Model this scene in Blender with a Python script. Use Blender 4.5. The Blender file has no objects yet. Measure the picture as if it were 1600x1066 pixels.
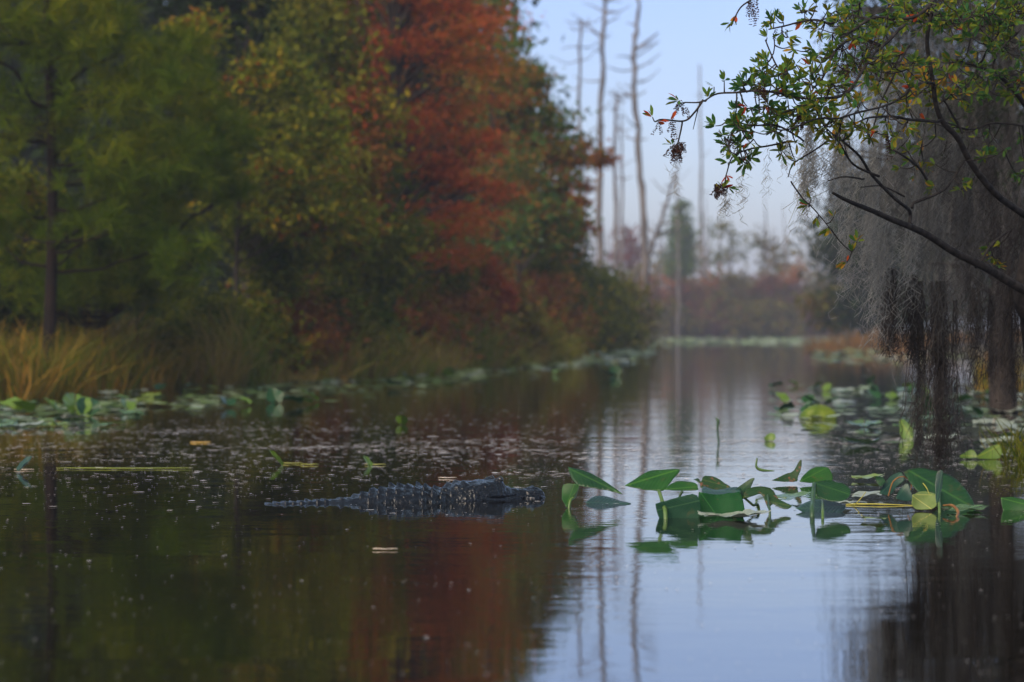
import bpy, math, random
import numpy as np
from mathutils import Vector, Matrix, noise

# ------------------------------------------------------------------ camera, sky, sun, exposure
C = bpy.context.scene.collection
F = 4444.4          # focal length in photo pixels (1600 wide)
H = 0.70            # eye height above the water
HZ = 515.0          # horizon row
cam = bpy.data.objects.new('camera', bpy.data.cameras.new('camera'))
C.objects.link(cam)
bpy.context.scene.camera = cam
cam.location = (0, 0, H)
cam.rotation_euler = (math.pi / 2, 0, 0)
cam.data.lens = 100
cam.data.sensor_width = 36
cam.data.shift_y = -(533 - HZ) / 1600
cam.data.clip_start = 0.1
cam.data.clip_end = 6000
cam.data.dof.use_dof = True
cam.data.dof.focus_distance = 11.7
cam.data.dof.aperture_fstop = 3.4

SUN_EL, SUN_ROT = math.radians(38), math.radians(215)
world = bpy.data.worlds.new("World")
bpy.context.scene.world = world
world.use_nodes = True
wn = world.node_tree
bg = wn.nodes['Background']
sky = wn.nodes.new('ShaderNodeTexSky')
sky.sky_type = 'NISHITA'
sky.sun_disc = False
sky.sun_elevation = SUN_EL
sky.sun_rotation = SUN_ROT
sky.air_density = 1.0
sky.dust_density = 1.6
sky.ozone_density = 2.5
tint = wn.nodes.new('ShaderNodeMix')
tint.data_type = 'RGBA'; tint.blend_type = 'MULTIPLY'
tint.inputs[0].default_value = 1.0
wn.links.new(sky.outputs[0], tint.inputs[6])
wtc = wn.nodes.new('ShaderNodeTexCoord'); wsp = wn.nodes.new('ShaderNodeSeparateXYZ')
wrp = wn.nodes.new('ShaderNodeValToRGB')
wn.links.new(wtc.outputs['Generated'], wsp.inputs[0]); wn.links.new(wsp.outputs[2], wrp.inputs[0])
wrp.color_ramp.elements[0].position = 0.03; wrp.color_ramp.elements[0].color = (0.63, 0.62, 0.77, 1)
wrp.color_ramp.elements[1].position = 0.45; wrp.color_ramp.elements[1].color = (1.35, 1.12, 0.84, 1)
e_ = wrp.color_ramp.elements.new(0.14); e_.color = (0.60, 0.59, 0.77, 1)
wn.links.new(wrp.outputs[0], tint.inputs[7])
wn.links.new(tint.outputs[2], bg.inputs[0])
bg.inputs[1].default_value = 0.15

sun = bpy.data.objects.new('sun', bpy.data.lights.new('sun', 'SUN'))
C.objects.link(sun)
sun.data.energy = 1.5
sun.data.angle = math.radians(60)
sun.data.color = (1.0, 0.90, 0.74)
sdir = Vector((math.sin(SUN_ROT) * math.cos(SUN_EL), math.cos(SUN_ROT) * math.cos(SUN_EL), math.sin(SUN_EL)))
sun.rotation_euler = (-sdir).to_track_quat('-Z', 'Y').to_euler()

sc = bpy.context.scene
sc.view_settings.view_transform = 'Standard'
sc.view_settings.look = 'None'
sc.view_settings.exposure = 0.75
sc.view_settings.gamma = 1.0
sc.render.engine = 'CYCLES'
sc.cycles.use_denoising = True
sc.cycles.max_bounces = 6
sc.cycles.diffuse_bounces = 2
sc.cycles.glossy_bounces = 3
sc.cycles.transmission_bounces = 2
sc.cycles.volume_bounces = 0
sc.cycles.transparent_max_bounces = 4
sc.cycles.caustics_reflective = False
sc.cycles.caustics_refractive = False
sc.cycles.sample_clamp_indirect = 4

rnd = random.Random(7)
R = np.random.default_rng(11)


def W(px, py, Y):
    return Vector(((px - 800) * Y / F, Y, H - (py - HZ) * Y / F))


def YW(py):          # distance of a point of the water seen at row py
    return H * F / (py - HZ)


def wat(px, py):
    Y = YW(py)
    return Vector(((px - 800) * Y / F, Y, 0))

# ------------------------------------------------------------------ object helpers


def tag(o, label=None, cat=None, group=None, kind=None):
    if label: o['label'] = label
    if cat: o['category'] = cat
    if group: o['group'] = group
    if kind: o['kind'] = kind
    return o


def thing(name, label, cat, loc=(0, 0, 0), group=None):
    o = bpy.data.objects.new(name, None)
    o.empty_display_size = 0.1
    C.objects.link(o)
    o.location = loc
    return tag(o, label, cat, group)


def link(name, me, parent=None, world_verts=True):
    """verts are written in world space; under a parent they are shifted to its frame"""
    o = bpy.data.objects.new(name, me)
    C.objects.link(o)
    if parent is not None:
        if world_verts:
            me.transform(Matrix.Translation(-Vector(parent.location)))
        o.parent = parent
    return o


class MB:
    def __init__(s):
        s.v = []; s.f = []; s.n = 0; s.m = []

    def add(s, verts, faces, mi=0):
        verts = np.asarray(verts, dtype=np.float32).reshape(-1, 3)
        faces = np.asarray(faces, dtype=np.int32)
        s.v.append(verts); s.f.append(faces + s.n)
        s.m.append(np.full(len(faces), mi, dtype=np.int32))
        s.n += len(verts)

    def mesh(s, name, mats, smooth=False):
        me = bpy.data.meshes.new(name)
        if not isinstance(mats, (list, tuple)): mats = [mats]
        for m in mats: me.materials.append(m)
        if s.n == 0: return me
        v = np.concatenate(s.v)
        lv, ls, pos = [], [], 0
        for f in s.f:
            k = f.shape[1]
            lv.append(f.ravel())
            ls.append(pos + np.arange(len(f), dtype=np.int32) * k)
            pos += f.size
        lv = np.concatenate(lv).astype(np.int32); ls = np.concatenate(ls).astype(np.int32)
        me.vertices.add(len(v)); me.vertices.foreach_set('co', v.ravel())
        me.loops.add(len(lv)); me.loops.foreach_set('vertex_index', lv)
        me.polygons.add(len(ls)); me.polygons.foreach_set('loop_start', ls)
        me.polygons.foreach_set('material_index', np.concatenate(s.m))
        me.polygons.foreach_set('use_smooth', np.full(len(ls), smooth))
        me.update(calc_edges=True)
        return me


def unit(a):
    n = np.linalg.norm(a, axis=-1, keepdims=True); n[n == 0] = 1
    return a / n


def tube(mb, pts, rad, n=6, mi=0, cap=True):
    pts = np.asarray([tuple(p) for p in pts], dtype=float)
    rad = np.broadcast_to(np.asarray(rad, dtype=float), (len(pts),))
    t = unit(np.gradient(pts, axis=0))
    ref = np.array([0.31, 0.95, 0.05])
    a = unit(np.cross(t, ref)); b = np.cross(t, a)
    th = np.arange(n) / n * 2 * math.pi
    ring = pts[:, None] + rad[:, None, None] * (np.cos(th)[None, :, None] * a[:, None] + np.sin(th)[None, :, None] * b[:, None])
    k = len(pts)
    i = np.arange(k - 1)[:, None] * n; j = np.arange(n)[None]; j2 = (j + 1) % n
    f = np.stack([i + j, i + j2, i + n + j2, i + n + j], -1).reshape(-1, 4)
    mb.add(ring.reshape(-1, 3), f, mi)
    if cap:
        for e, sgn in ((0, -1), (k - 1, 1)):
            r = ring[e]
            mb.add(np.vstack([r, pts[e] + t[e] * rad[e] * sgn * 0.6]),
                   [(q, (q + 1) % n, n) if sgn > 0 else ((q + 1) % n, q, n) for q in range(n)], mi)


def smooth_path(pts, per=6):
    pts = [Vector(p) for p in pts]
    if len(pts) < 3: return pts
    P = [2 * pts[0] - pts[1]] + pts + [2 * pts[-1] - pts[-2]]
    out = []
    for i in range(1, len(P) - 2):
        for k in range(per):
            t = k / per
            a, b, c, d = P[i - 1], P[i], P[i + 1], P[i + 2]
            out.append(0.5 * ((2 * b) + (c - a) * t + (2 * a - 5 * b + 4 * c - d) * t * t + (3 * b - a - 3 * c + d) * t ** 3))
    out.append(pts[-1])
    return out


def wobble(pts, amp, seed=0):
    out = []
    for i, p in enumerate(pts):
        e = 0 if i == 0 else 1
        out.append(p + e * amp * noise.noise_vector(Vector((p.x * 3 + seed, p.y * 3, p.z * 3))))
    return out


def leaves(mb, c, d, nrm, L, Wd, mi=0, fold=0.0, shape=0.45):
    """diamond leaves: c base (n,3), d direction, nrm normal, L length, Wd width"""
    c = np.asarray(c); d = unit(np.asarray(d)); nrm = np.asarray(nrm)
    s = unit(np.cross(d, nrm)); n2 = np.cross(s, d)
    L = np.broadcast_to(L, (len(c),))[:, None]; Wd = np.broadcast_to(Wd, (len(c),))[:, None]
    m = c + d * L * shape
    v = np.stack([c, m + s * Wd / 2 + n2 * fold * Wd, c + d * L, m - s * Wd / 2 + n2 * fold * Wd], 1)
    k = len(c)
    f = np.arange(k * 4).reshape(k, 4)
    mb.add(v.reshape(-1, 3), f, mi)

# ------------------------------------------------------------------ materials


def mat(name, rough=0.8, spec=0.3):
    m = bpy.data.materials.new(name); m.use_nodes = True
    p = m.node_tree.nodes['Principled BSDF']
    p.inputs['Roughness'].default_value = rough
    p.inputs['Specular IOR Level'].default_value = spec
    return m, m.node_tree, p


def ramp(nt, stops, fac):
    r = nt.nodes.new('ShaderNodeValToRGB')
    e = r.color_ramp.elements
    while len(e) < len(stops): e.new(0.5)
    for el, (p, c) in zip(e, stops):
        el.position = p; el.color = (*c, 1)
    nt.links.new(fac, r.inputs[0])
    return r.outputs[0]


def foliage(name, cols, scale=0.9, transl=0.35, rough=0.6, noise_amt=0.55):
    """per-leaf random colour blended with a slow variation through the crown"""
    m, nt, p = mat(name, rough, 0.06)
    g = nt.nodes.new('ShaderNodeNewGeometry')
    tc = nt.nodes.new('ShaderNodeTexCoord')
    nz = nt.nodes.new('ShaderNodeTexNoise')
    nz.inputs['Scale'].default_value = scale; nz.inputs['Detail'].default_value = 3
    nt.links.new(tc.outputs['Object'], nz.inputs['Vector'])
    mr = nt.nodes.new('ShaderNodeMapRange')
    mr.inputs[1].default_value = 0.32; mr.inputs[2].default_value = 0.68
    nt.links.new(nz.outputs[0], mr.inputs[0])
    mx = nt.nodes.new('ShaderNodeMix')
    mx.inputs[0].default_value = noise_amt
    nt.links.new(g.outputs['Random Per Island'], mx.inputs[2])
    nt.links.new(mr.outputs[0], mx.inputs[3])
    k = len(cols)
    col = ramp(nt, [(0.12 + 0.76 * i / max(1, k - 1), c) for i, c in enumerate(cols)], mx.outputs[0])
    nt.links.new(col, p.inputs['Base Color'])
    tr = nt.nodes.new('ShaderNodeBsdfTranslucent')
    nt.links.new(col, tr.inputs[0])
    ms = nt.nodes.new('ShaderNodeMixShader'); ms.inputs[0].default_value = transl
    nt.links.new(p.outputs[0], ms.inputs[1]); nt.links.new(tr.outputs[0], ms.inputs[2])
    nt.links.new(ms.outputs[0], nt.nodes['Material Output'].inputs[0])
    return m


def noisy(name, c1, c2, scale=8, rough=0.85, spec=0.2, bump=0.3, stretch=(1, 1, 1), bdist=0.01):
    m, nt, p = mat(name, rough, spec)
    tc = nt.nodes.new('ShaderNodeTexCoord'); mp = nt.nodes.new('ShaderNodeMapping')
    mp.inputs['Scale'].default_value = stretch
    nt.links.new(tc.outputs['Object'], mp.inputs[0])
    nz = nt.nodes.new('ShaderNodeTexNoise'); nz.inputs['Scale'].default_value = scale
    nz.inputs['Detail'].default_value = 6
    nt.links.new(mp.outputs[0], nz.inputs['Vector'])
    nt.links.new(ramp(nt, [(0.35, c1), (0.65, c2)], nz.outputs[0]), p.inputs['Base Color'])
    if bump:
        b = nt.nodes.new('ShaderNodeBump'); b.inputs['Strength'].default_value = bump
        b.inputs['Distance'].default_value = bdist
        nt.links.new(nz.outputs[0], b.inputs['Height']); nt.links.new(b.outputs[0], p.inputs['Normal'])
    return m


OLIVE = (0.12, 0.125, 0.009); DKGREEN = (0.032, 0.055, 0.006); YEL = (0.32, 0.23, 0.012)
LIME = (0.12, 0.15, 0.010); RUST = (0.22, 0.055, 0.012); RED = (0.34, 0.045, 0.020)
ORANGE = (0.36, 0.12, 0.014); MAROON = (0.095, 0.036, 0.024); BROWN = (0.090, 0.048, 0.018)
M = {}
M['pine'] = foliage('pine_needles', [(0.030, 0.060, 0.003), (0.085, 0.125, 0.004), (0.17, 0.165, 0.006)], 0.8)
M['pine_far'] = foliage('pine_needles_dark', [DKGREEN, (0.035, 0.06, 0.012)], 0.8)
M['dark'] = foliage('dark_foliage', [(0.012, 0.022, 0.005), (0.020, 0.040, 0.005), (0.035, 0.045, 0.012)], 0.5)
M['olive'] = foliage('olive_foliage', [DKGREEN, (0.05, 0.07, 0.006), OLIVE, (0.14, 0.14, 0.012), YEL], 0.6)
M['yellowing'] = foliage('yellowing_foliage', [DKGREEN, (0.05, 0.07, 0.006), OLIVE, LIME, (0.14, 0.15, 0.010), (0.26, 0.19, 0.012), RUST], 1.1, noise_amt=0.4)
M['cypress'] = foliage('rust_red_needles', [(0.10, 0.08, 0.012), RUST, (0.36, 0.065, 0.022), (0.50, 0.11, 0.03), (0.14, 0.10, 0.012), ORANGE], 0.5, noise_amt=0.6)
M['cypress_olive'] = foliage('turning_needles', [OLIVE, (0.16, 0.08, 0.02), (0.26, 0.07, 0.018), RED, OLIVE], 0.45, noise_amt=0.7)
M['turning'] = foliage('turning_foliage', [(0.04, 0.10, 0.025), (0.09, 0.16, 0.035), (0.07, 0.13, 0.03), (0.14, 0.15, 0.018), (0.30, 0.13, 0.025), (0.26, 0.08, 0.02)], 0.6, noise_amt=0.5)
M['conifer'] = foliage('hazy_green_needles', [(0.06, 0.11, 0.03), (0.12, 0.17, 0.04)], 0.6)  # paler green for the far conifer, haze put into the needle colour
M['orange'] = foliage('orange_foliage', [OLIVE, ORANGE, RUST, (0.35, 0.10, 0.04)], 0.8)
M['maroon'] = foliage('maroon_foliage', [(0.11, 0.06, 0.025), (0.15, 0.05, 0.035), (0.12, 0.07, 0.02), OLIVE], 0.7, noise_amt=0.6)
M['browngreen'] = foliage('brown_green_foliage', [DKGREEN, (0.09, 0.09, 0.012), (0.12, 0.07, 0.02), OLIVE, (0.17, 0.12, 0.02)], 0.8, noise_amt=0.6)
M['pink'] = foliage('pale_red_foliage', [(0.16, 0.06, 0.05), (0.22, 0.09, 0.07)], 0.8)
M['rustshrub'] = foliage('rust_shrub_foliage', [(0.12, 0.07, 0.02), (0.20, 0.07, 0.03), (0.28, 0.10, 0.025), (0.26, 0.16, 0.025), OLIVE], 0.4, noise_amt=0.7)
M['bark'] = noisy('dark_bark', (0.018, 0.014, 0.012), (0.05, 0.038, 0.030), 14, stretch=(1, 1, 0.25), bump=0.6)
M['barkred'] = noisy('reddish_pine_bark', (0.008, 0.006, 0.004), (0.022, 0.012, 0.008), 10, stretch=(1, 1, 0.3), bump=0.6)
M['snag'] = noisy('weathered_grey_wood', (0.07, 0.06, 0.055), (0.19, 0.165, 0.15), 6, stretch=(1, 1, 0.15), bump=0.4)
M['limb'] = noisy('lichened_branch_bark', (0.010, 0.008, 0.007), (0.042, 0.035, 0.030), 30, bump=0.7)
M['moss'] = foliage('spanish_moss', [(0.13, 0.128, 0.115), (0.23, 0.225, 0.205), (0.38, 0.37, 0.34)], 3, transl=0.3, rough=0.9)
M['mossdark'] = foliage('dark_spanish_moss', [(0.022, 0.018, 0.016), (0.05, 0.043, 0.038), (0.11, 0.097, 0.088)], 3, transl=0.3, rough=0.9)  # darkest and brownest of the three moss tones
M['mossmid'] = foliage('shaded_spanish_moss', [(0.055, 0.054, 0.050), (0.11, 0.107, 0.10), (0.22, 0.215, 0.20)], 3, transl=0.3, rough=0.9)  # darker copy of the moss, shade put into its colours
M['oakleaf'] = foliage('oak_leaves', [(0.03, 0.10, 0.032), (0.05, 0.13, 0.03), (0.09, 0.17, 0.024), (0.15, 0.20, 0.02), (0.24, 0.22, 0.02), (0.45, 0.20, 0.02)], 2.0, transl=0.4, rough=0.45, noise_amt=0.45)
M['redleaf'] = foliage('red_leaves', [(0.35, 0.035, 0.02), (0.45, 0.09, 0.015)], 6, transl=0.4)
M['seed'] = foliage('dry_seed_heads', [(0.030, 0.016, 0.014), (0.07, 0.035, 0.025)], 6, transl=0.1)
M['grass'] = foliage('marsh_grass', [(0.05, 0.075, 0.007), (0.11, 0.115, 0.012), (0.22, 0.135, 0.022), (0.32, 0.155, 0.028)], 0.9, noise_amt=0.5)
M['sedge'] = foliage('bank_sedge', [(0.09, 0.14, 0.015), (0.18, 0.19, 0.02), (0.22, 0.15, 0.04), (0.30, 0.21, 0.05)], 0.7)
M['orangegrass'] = foliage('autumn_marsh_grass', [(0.10, 0.08, 0.03), (0.24, 0.12, 0.04), (0.30, 0.16, 0.05)], 0.6)
M['ground'] = noisy('leaf_litter_mud', (0.025, 0.020, 0.010), (0.075, 0.058, 0.028), 1.5, rough=0.95, bump=0.5, bdist=0.05)


def leafmat(name, c1, c2, rough=0.36, spec=0.4, spots=None):
    m, nt, p = mat(name, rough, spec)
    tc = nt.nodes.new('ShaderNodeTexCoord')
    nz = nt.nodes.new('ShaderNodeTexNoise'); nz.inputs['Scale'].default_value = 14; nz.inputs['Detail'].default_value = 5
    nt.links.new(tc.outputs['Object'], nz.inputs['Vector'])
    col = ramp(nt, [(0.3, c1), (0.7, c2)], nz.outputs[0])
    if spots:
        n2 = nt.nodes.new('ShaderNodeTexNoise'); n2.inputs['Scale'].default_value = 45; n2.inputs['Detail'].default_value = 2
        nt.links.new(tc.outputs['Object'], n2.inputs['Vector'])
        mk = ramp(nt, [(0.60, (0, 0, 0)), (0.68, (1, 1, 1))], n2.outputs[0])
        mx = nt.nodes.new('ShaderNodeMix'); mx.data_type = 'RGBA'
        nt.links.new(mk, mx.inputs[0]); nt.links.new(col, mx.inputs[6]); mx.inputs[7].default_value = (*spots, 1)
        col = mx.outputs[2]
    # veins, from the uv laid on each blade
    uv = nt.nodes.new('ShaderNodeUVMap'); sep = nt.nodes.new('ShaderNodeSeparateXYZ')
    nt.links.new(uv.outputs[0], sep.inputs[0])
    ab = nt.nodes.new('ShaderNodeMath'); ab.operation = 'ABSOLUTE'; nt.links.new(sep.outputs[1], ab.inputs[0])
    mul = nt.nodes.new('ShaderNodeMath'); mul.operation = 'MULTIPLY_ADD'
    nt.links.new(ab.outputs[0], mul.inputs[0]); mul.inputs[1].default_value = -1.1; nt.links.new(sep.outputs[0], mul.inputs[2])
    m2 = nt.nodes.new('ShaderNodeMath'); m2.operation = 'MULTIPLY'; nt.links.new(mul.outputs[0], m2.inputs[0]); m2.inputs[1].default_value = 75
    sn = nt.nodes.new('ShaderNodeMath'); sn.operation = 'SINE'; nt.links.new(m2.outputs[0], sn.inputs[0])
    b = nt.nodes.new('ShaderNodeBump'); b.inputs['Strength'].default_value = 0.16; b.inputs['Distance'].default_value = 0.0015
    nt.links.new(sn.outputs[0], b.inputs['Height']); nt.links.new(b.outputs[0], p.inputs['Normal'])
    rib = ramp(nt, [(0.0, (1, 1, 1)), (0.02, (0, 0, 0))], ab.outputs[0])
    vein = ramp(nt, [(0.86, (0, 0, 0)), (1.0, (.16, .16, .16))], sn.outputs[0])
    lit = nt.nodes.new('ShaderNodeMix'); lit.data_type = 'RGBA'; lit.blend_type = 'LIGHTEN'; lit.inputs[0].default_value = 1
    nt.links.new(rib, lit.inputs[6]); nt.links.new(vein, lit.inputs[7])
    mv = nt.nodes.new('ShaderNodeMix'); mv.data_type = 'RGBA'
    nt.links.new(lit.outputs[2], mv.inputs[0]); nt.links.new(col, mv.inputs[6]); mv.inputs[7].default_value = (min(1, c2[0] * 2.4), min(1, c2[1] * 1.7), c2[2] * 1.5, 1)
    n3 = nt.nodes.new('ShaderNodeTexNoise'); n3.inputs['Scale'].default_value = 32; n3.inputs['Detail'].default_value = 7
    nt.links.new(tc.outputs['Object'], n3.inputs['Vector'])
    md = nt.nodes.new('ShaderNodeMix'); md.data_type = 'RGBA'
    nt.links.new(ramp(nt, [(0.60, (0, 0, 0)), (0.78, (.5, .5, .5))], n3.outputs[0]), md.inputs[0])
    nt.links.new(mv.outputs[2], md.inputs[6]); md.inputs[7].default_value = (0.10, 0.065, 0.025, 1)
    col = md.outputs[2]
    nt.links.new(col, p.inputs['Base Color'])
    tr = nt.nodes.new('ShaderNodeBsdfTranslucent'); nt.links.new(col, tr.inputs[0])
    ms = nt.nodes.new('ShaderNodeMixShader'); ms.inputs[0].default_value = 0.14
    nt.links.new(p.outputs[0], ms.inputs[1]); nt.links.new(tr.outputs[0], ms.inputs[2])
    nt.links.new(ms.outputs[0], nt.nodes['Material Output'].inputs[0])
    return m


M['dock'] = leafmat('dark_green_blade', (0.007, 0.038, 0.010), (0.015, 0.062, 0.013))
M['dockteal'] = leafmat('matte_teal_blade', (0.010, 0.045, 0.024), (0.018, 0.065, 0.034), rough=0.6, spec=0.12)
M['docklit'] = leafmat('fresh_green_blade', (0.010, 0.060, 0.008), (0.022, 0.090, 0.012), rough=0.4, spec=0.3)
M['curl'] = leafmat('pale_curled_blade', (0.11, 0.17, 0.035), (0.18, 0.24, 0.07), rough=0.5, spec=0.3)
M['dockmatte'] = leafmat('matte_green_blade', (0.008, 0.055, 0.016), (0.014, 0.085, 0.022), rough=0.6, spec=0.12)
M['dockblue'] = leafmat('bluish_green_blade', (0.008, 0.036, 0.022), (0.014, 0.055, 0.030), 0.34, 0.5)
M['docklime'] = leafmat('lime_blade', (0.06, 0.13, 0.014), (0.12, 0.20, 0.018))
M['dockyellow'] = leafmat('yellow_blade', (0.28, 0.28, 0.05), (0.40, 0.36, 0.08), spots=(0.10, 0.05, 0.02))
M['dockeaten'] = leafmat('spotted_blade', (0.012, 0.05, 0.014), (0.025, 0.06, 0.014), spots=(0.16, 0.07, 0.035))
M['dockbrown'] = leafmat('withered_brown_blade', (0.14, 0.06, 0.02), (0.30, 0.14, 0.05))
M['stem'] = noisy('green_stem', (0.05, 0.11, 0.02), (0.10, 0.16, 0.03), 20, rough=0.4, spec=0.5, bump=0.1)
M['stemdark'] = noisy('dark_green_stem', (0.02, 0.05, 0.02), (0.04, 0.09, 0.03), 20, rough=0.4, spec=0.5, bump=0.1)
M['stemorange'] = noisy('dead_orange_stem', (0.14, 0.06, 0.02), (0.26, 0.12, 0.03), 20, rough=0.5, bump=0.1)
M['stemyellow'] = noisy('yellow_stem', (0.30, 0.28, 0.05), (0.42, 0.38, 0.08), 20, rough=0.4, bump=0.1)
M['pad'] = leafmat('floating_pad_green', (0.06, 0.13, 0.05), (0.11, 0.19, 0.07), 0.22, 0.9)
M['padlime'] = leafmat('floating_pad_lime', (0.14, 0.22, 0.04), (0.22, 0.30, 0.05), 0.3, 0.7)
M['padpale'] = leafmat('floating_pad_pale', (0.20, 0.25, 0.18), (0.32, 0.36, 0.30), 0.35, 0.9)  # pale base colour stands in for sky sheen on the pads
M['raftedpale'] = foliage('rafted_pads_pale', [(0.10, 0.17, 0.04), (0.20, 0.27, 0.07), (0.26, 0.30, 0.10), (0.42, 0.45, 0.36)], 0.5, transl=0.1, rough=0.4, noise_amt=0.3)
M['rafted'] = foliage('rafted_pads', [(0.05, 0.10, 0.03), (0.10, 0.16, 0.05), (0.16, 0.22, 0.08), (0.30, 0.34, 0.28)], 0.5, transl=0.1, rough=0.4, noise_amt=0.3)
M['foam'] = foliage('pollen_flecks', [(0.40, 0.36, 0.34), (0.75, 0.70, 0.68)], 1, transl=0.1)


# ------------------------------------------------------------------ the setting: ground, water
YL = [(-60, -9), (5, -6.5), (20, -5.7), (27, -5.1), (36, -4.3), (41.5, -2.4), (56.6, 0.0), (80, 2.1), (104, 3.9), (150, 6.5), (205, 9.2), (212, 14)]
YR = [(-60, 9), (5, 6.0), (14, 5.2), (25, 6.2), (40, 8.2), (70, 10.8), (104, 14.2), (150, 18.5), (205, 21.5), (212, 16)]


def xl(Y): return float(np.interp(Y, [a for a, _ in YL], [b for _, b in YL]))
def xr(Y): return float(np.interp(Y, [a for a, _ in YR], [b for _, b in YR]))


def land(x, y):
    d = max(xl(y) - x, x - xr(y), (y - 211) * 0.6)
    d += 0.35 * noise.noise(Vector((x * 0.8, y * 0.35, 0)))
    t = max(0.0, min(1.0, (d + 0.6) / 1.6))
    z = -0.5 + 0.72 * t * t * (3 - 2 * t)
    if d > 1: z += 0.10 * noise.noise(Vector((x * 0.3, y * 0.3, 3))) + min(d - 1, 30) * 0.012
    return z


gx = sorted(set([-900, -300, -120, -60, -35, -25, -18] + [round(-14 + 0.4 * i, 2) for i in range(110)] + [35, 50, 80, 150, 400, 900]))
gy = sorted(set([-60, -30, -10] + [round(i * 1.0, 1) for i in range(0, 130)] + [130 + 2 * i for i in range(52)] + [250, 300, 400, 600, 900]))
mb = MB()
nx, ny = len(gx), len(gy)
gv = [(x, y, land(x, y)) for y in gy for x in gx]
i = np.arange(ny - 1)[:, None] * nx; j = np.arange(nx - 1)[None]
mb.add(gv, np.stack([i + j, i + j + 1, i + nx + j + 1, i + nx + j], -1).reshape(-1, 4))
tag(link('ground', mb.mesh('ground', M['ground'], True)), kind='structure')

m, nt, p = mat('dark_swamp_water', 0.02, 0.5)
p.inputs['Base Color'].default_value = (0.005, 0.004, 0.002, 1)
p.inputs['IOR'].default_value = 1.6
tc = nt.nodes.new('ShaderNodeTexCoord')
h = None
def wave(scale, sx, sy, detail, amp, off=0):
    mp = nt.nodes.new('ShaderNodeMapping'); mp.inputs['Scale'].default_value = (sx, sy, 1)
    mp.inputs['Location'].default_value = (off, off * 1.7, 0)
    mp.inputs['Rotation'].default_value = (0, 0, 0.12)
    nz = nt.nodes.new('ShaderNodeTexNoise'); nz.inputs['Scale'].default_value = scale; nz.inputs['Detail'].default_value = detail
    nt.links.new(tc.outputs['Object'], mp.inputs[0]); nt.links.new(mp.outputs[0], nz.inputs['Vector'])
    q = nt.nodes.new('ShaderNodeMath'); q.operation = 'MULTIPLY'; q.inputs[1].default_value = amp
    nt.links.new(nz.outputs[0], q.inputs[0])
    return q.outputs[0]
# small ripples come in patches: a slow noise says where the surface is ruffled
mpq = nt.nodes.new('ShaderNodeMapping'); mpq.inputs['Scale'].default_value = (0.35, 0.9, 1)
pq = nt.nodes.new('ShaderNodeTexNoise'); pq.inputs['Scale'].default_value = 1.0; pq.inputs['Detail'].default_value = 2
nt.links.new(tc.outputs['Object'], mpq.inputs[0]); nt.links.new(mpq.outputs[0], pq.inputs['Vector'])
pm = nt.nodes.new('ShaderNodeMapRange'); pm.inputs[1].default_value = 0.42; pm.inputs[2].default_value = 0.62
pm.inputs[3].default_value = 0.25; pm.inputs[4].default_value = 1.0
nt.links.new(pq.outputs[0], pm.inputs[0])
small = wave(9, 1.0, 1.6, 2, 0.0009)
sm = nt.nodes.new('ShaderNodeMath'); sm.operation = 'MULTIPLY'
nt.links.new(small, sm.inputs[0]); nt.links.new(pm.outputs[0], sm.inputs[1])
big = wave(1.6, 0.6, 1.2, 2, 0.0022, 4)
ad = nt.nodes.new('ShaderNodeMath'); ad.operation = 'ADD'
nt.links.new(sm.outputs[0], ad.inputs[0]); nt.links.new(big, ad.inputs[1])
b = nt.nodes.new('ShaderNodeBump'); b.inputs['Strength'].default_value = 1.0; b.inputs['Distance'].default_value = 1.0
nt.links.new(ad.outputs[0], b.inputs['Height']); nt.links.new(b.outputs[0], p.inputs['Normal'])
mb = MB()
mb.add([(-900, -60, 0), (900, -60, 0), (900, 900, 0), (-900, 900, 0)], [(0, 1, 2, 3)])
tag(link('water', mb.mesh('water', m)), kind='structure')


# ------------------------------------------------------------------ trees
def clump_points(blobs, n, shell=0.55):
    """points in a union of ellipsoids, biased to the outside"""
    vols = np.array([b[1][0] * b[1][1] * b[1][2] for b in blobs]) ** 0.75
    idx = R.choice(len(blobs), n, p=vols / vols.sum())
    c = np.array([b[0] for b in blobs])[idx]; r = np.array([b[1] for b in blobs])[idx]
    d = unit(R.normal(size=(n, 3)))
    return c + d * r * (shell + (1 - shell) * R.random((n, 1)))


def leaf_cloud(mb, cl, per, spread, L, Wd, flat=0.7, mi=0, up=0.3):
    n = len(cl) * per
    c = np.repeat(cl, per, 0)
    # each clump is its own uneven tuft
    sc_ = np.repeat(spread * (0.5 + R.random((len(cl), 1))), per, 0)
    c = c + R.normal(size=(n, 3)) * sc_ * np.array([1, 1, flat])
    d = R.normal(size=(n, 3)); d[:, 2] -= 0.3
    nr = R.normal(size=(n, 3)); nr[:, 2] += up
    leaves(mb, c, d, nr, L * (0.6 + 0.8 * R.random(n)), Wd * (0.6 + 0.8 * R.random(n)), mi)


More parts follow.
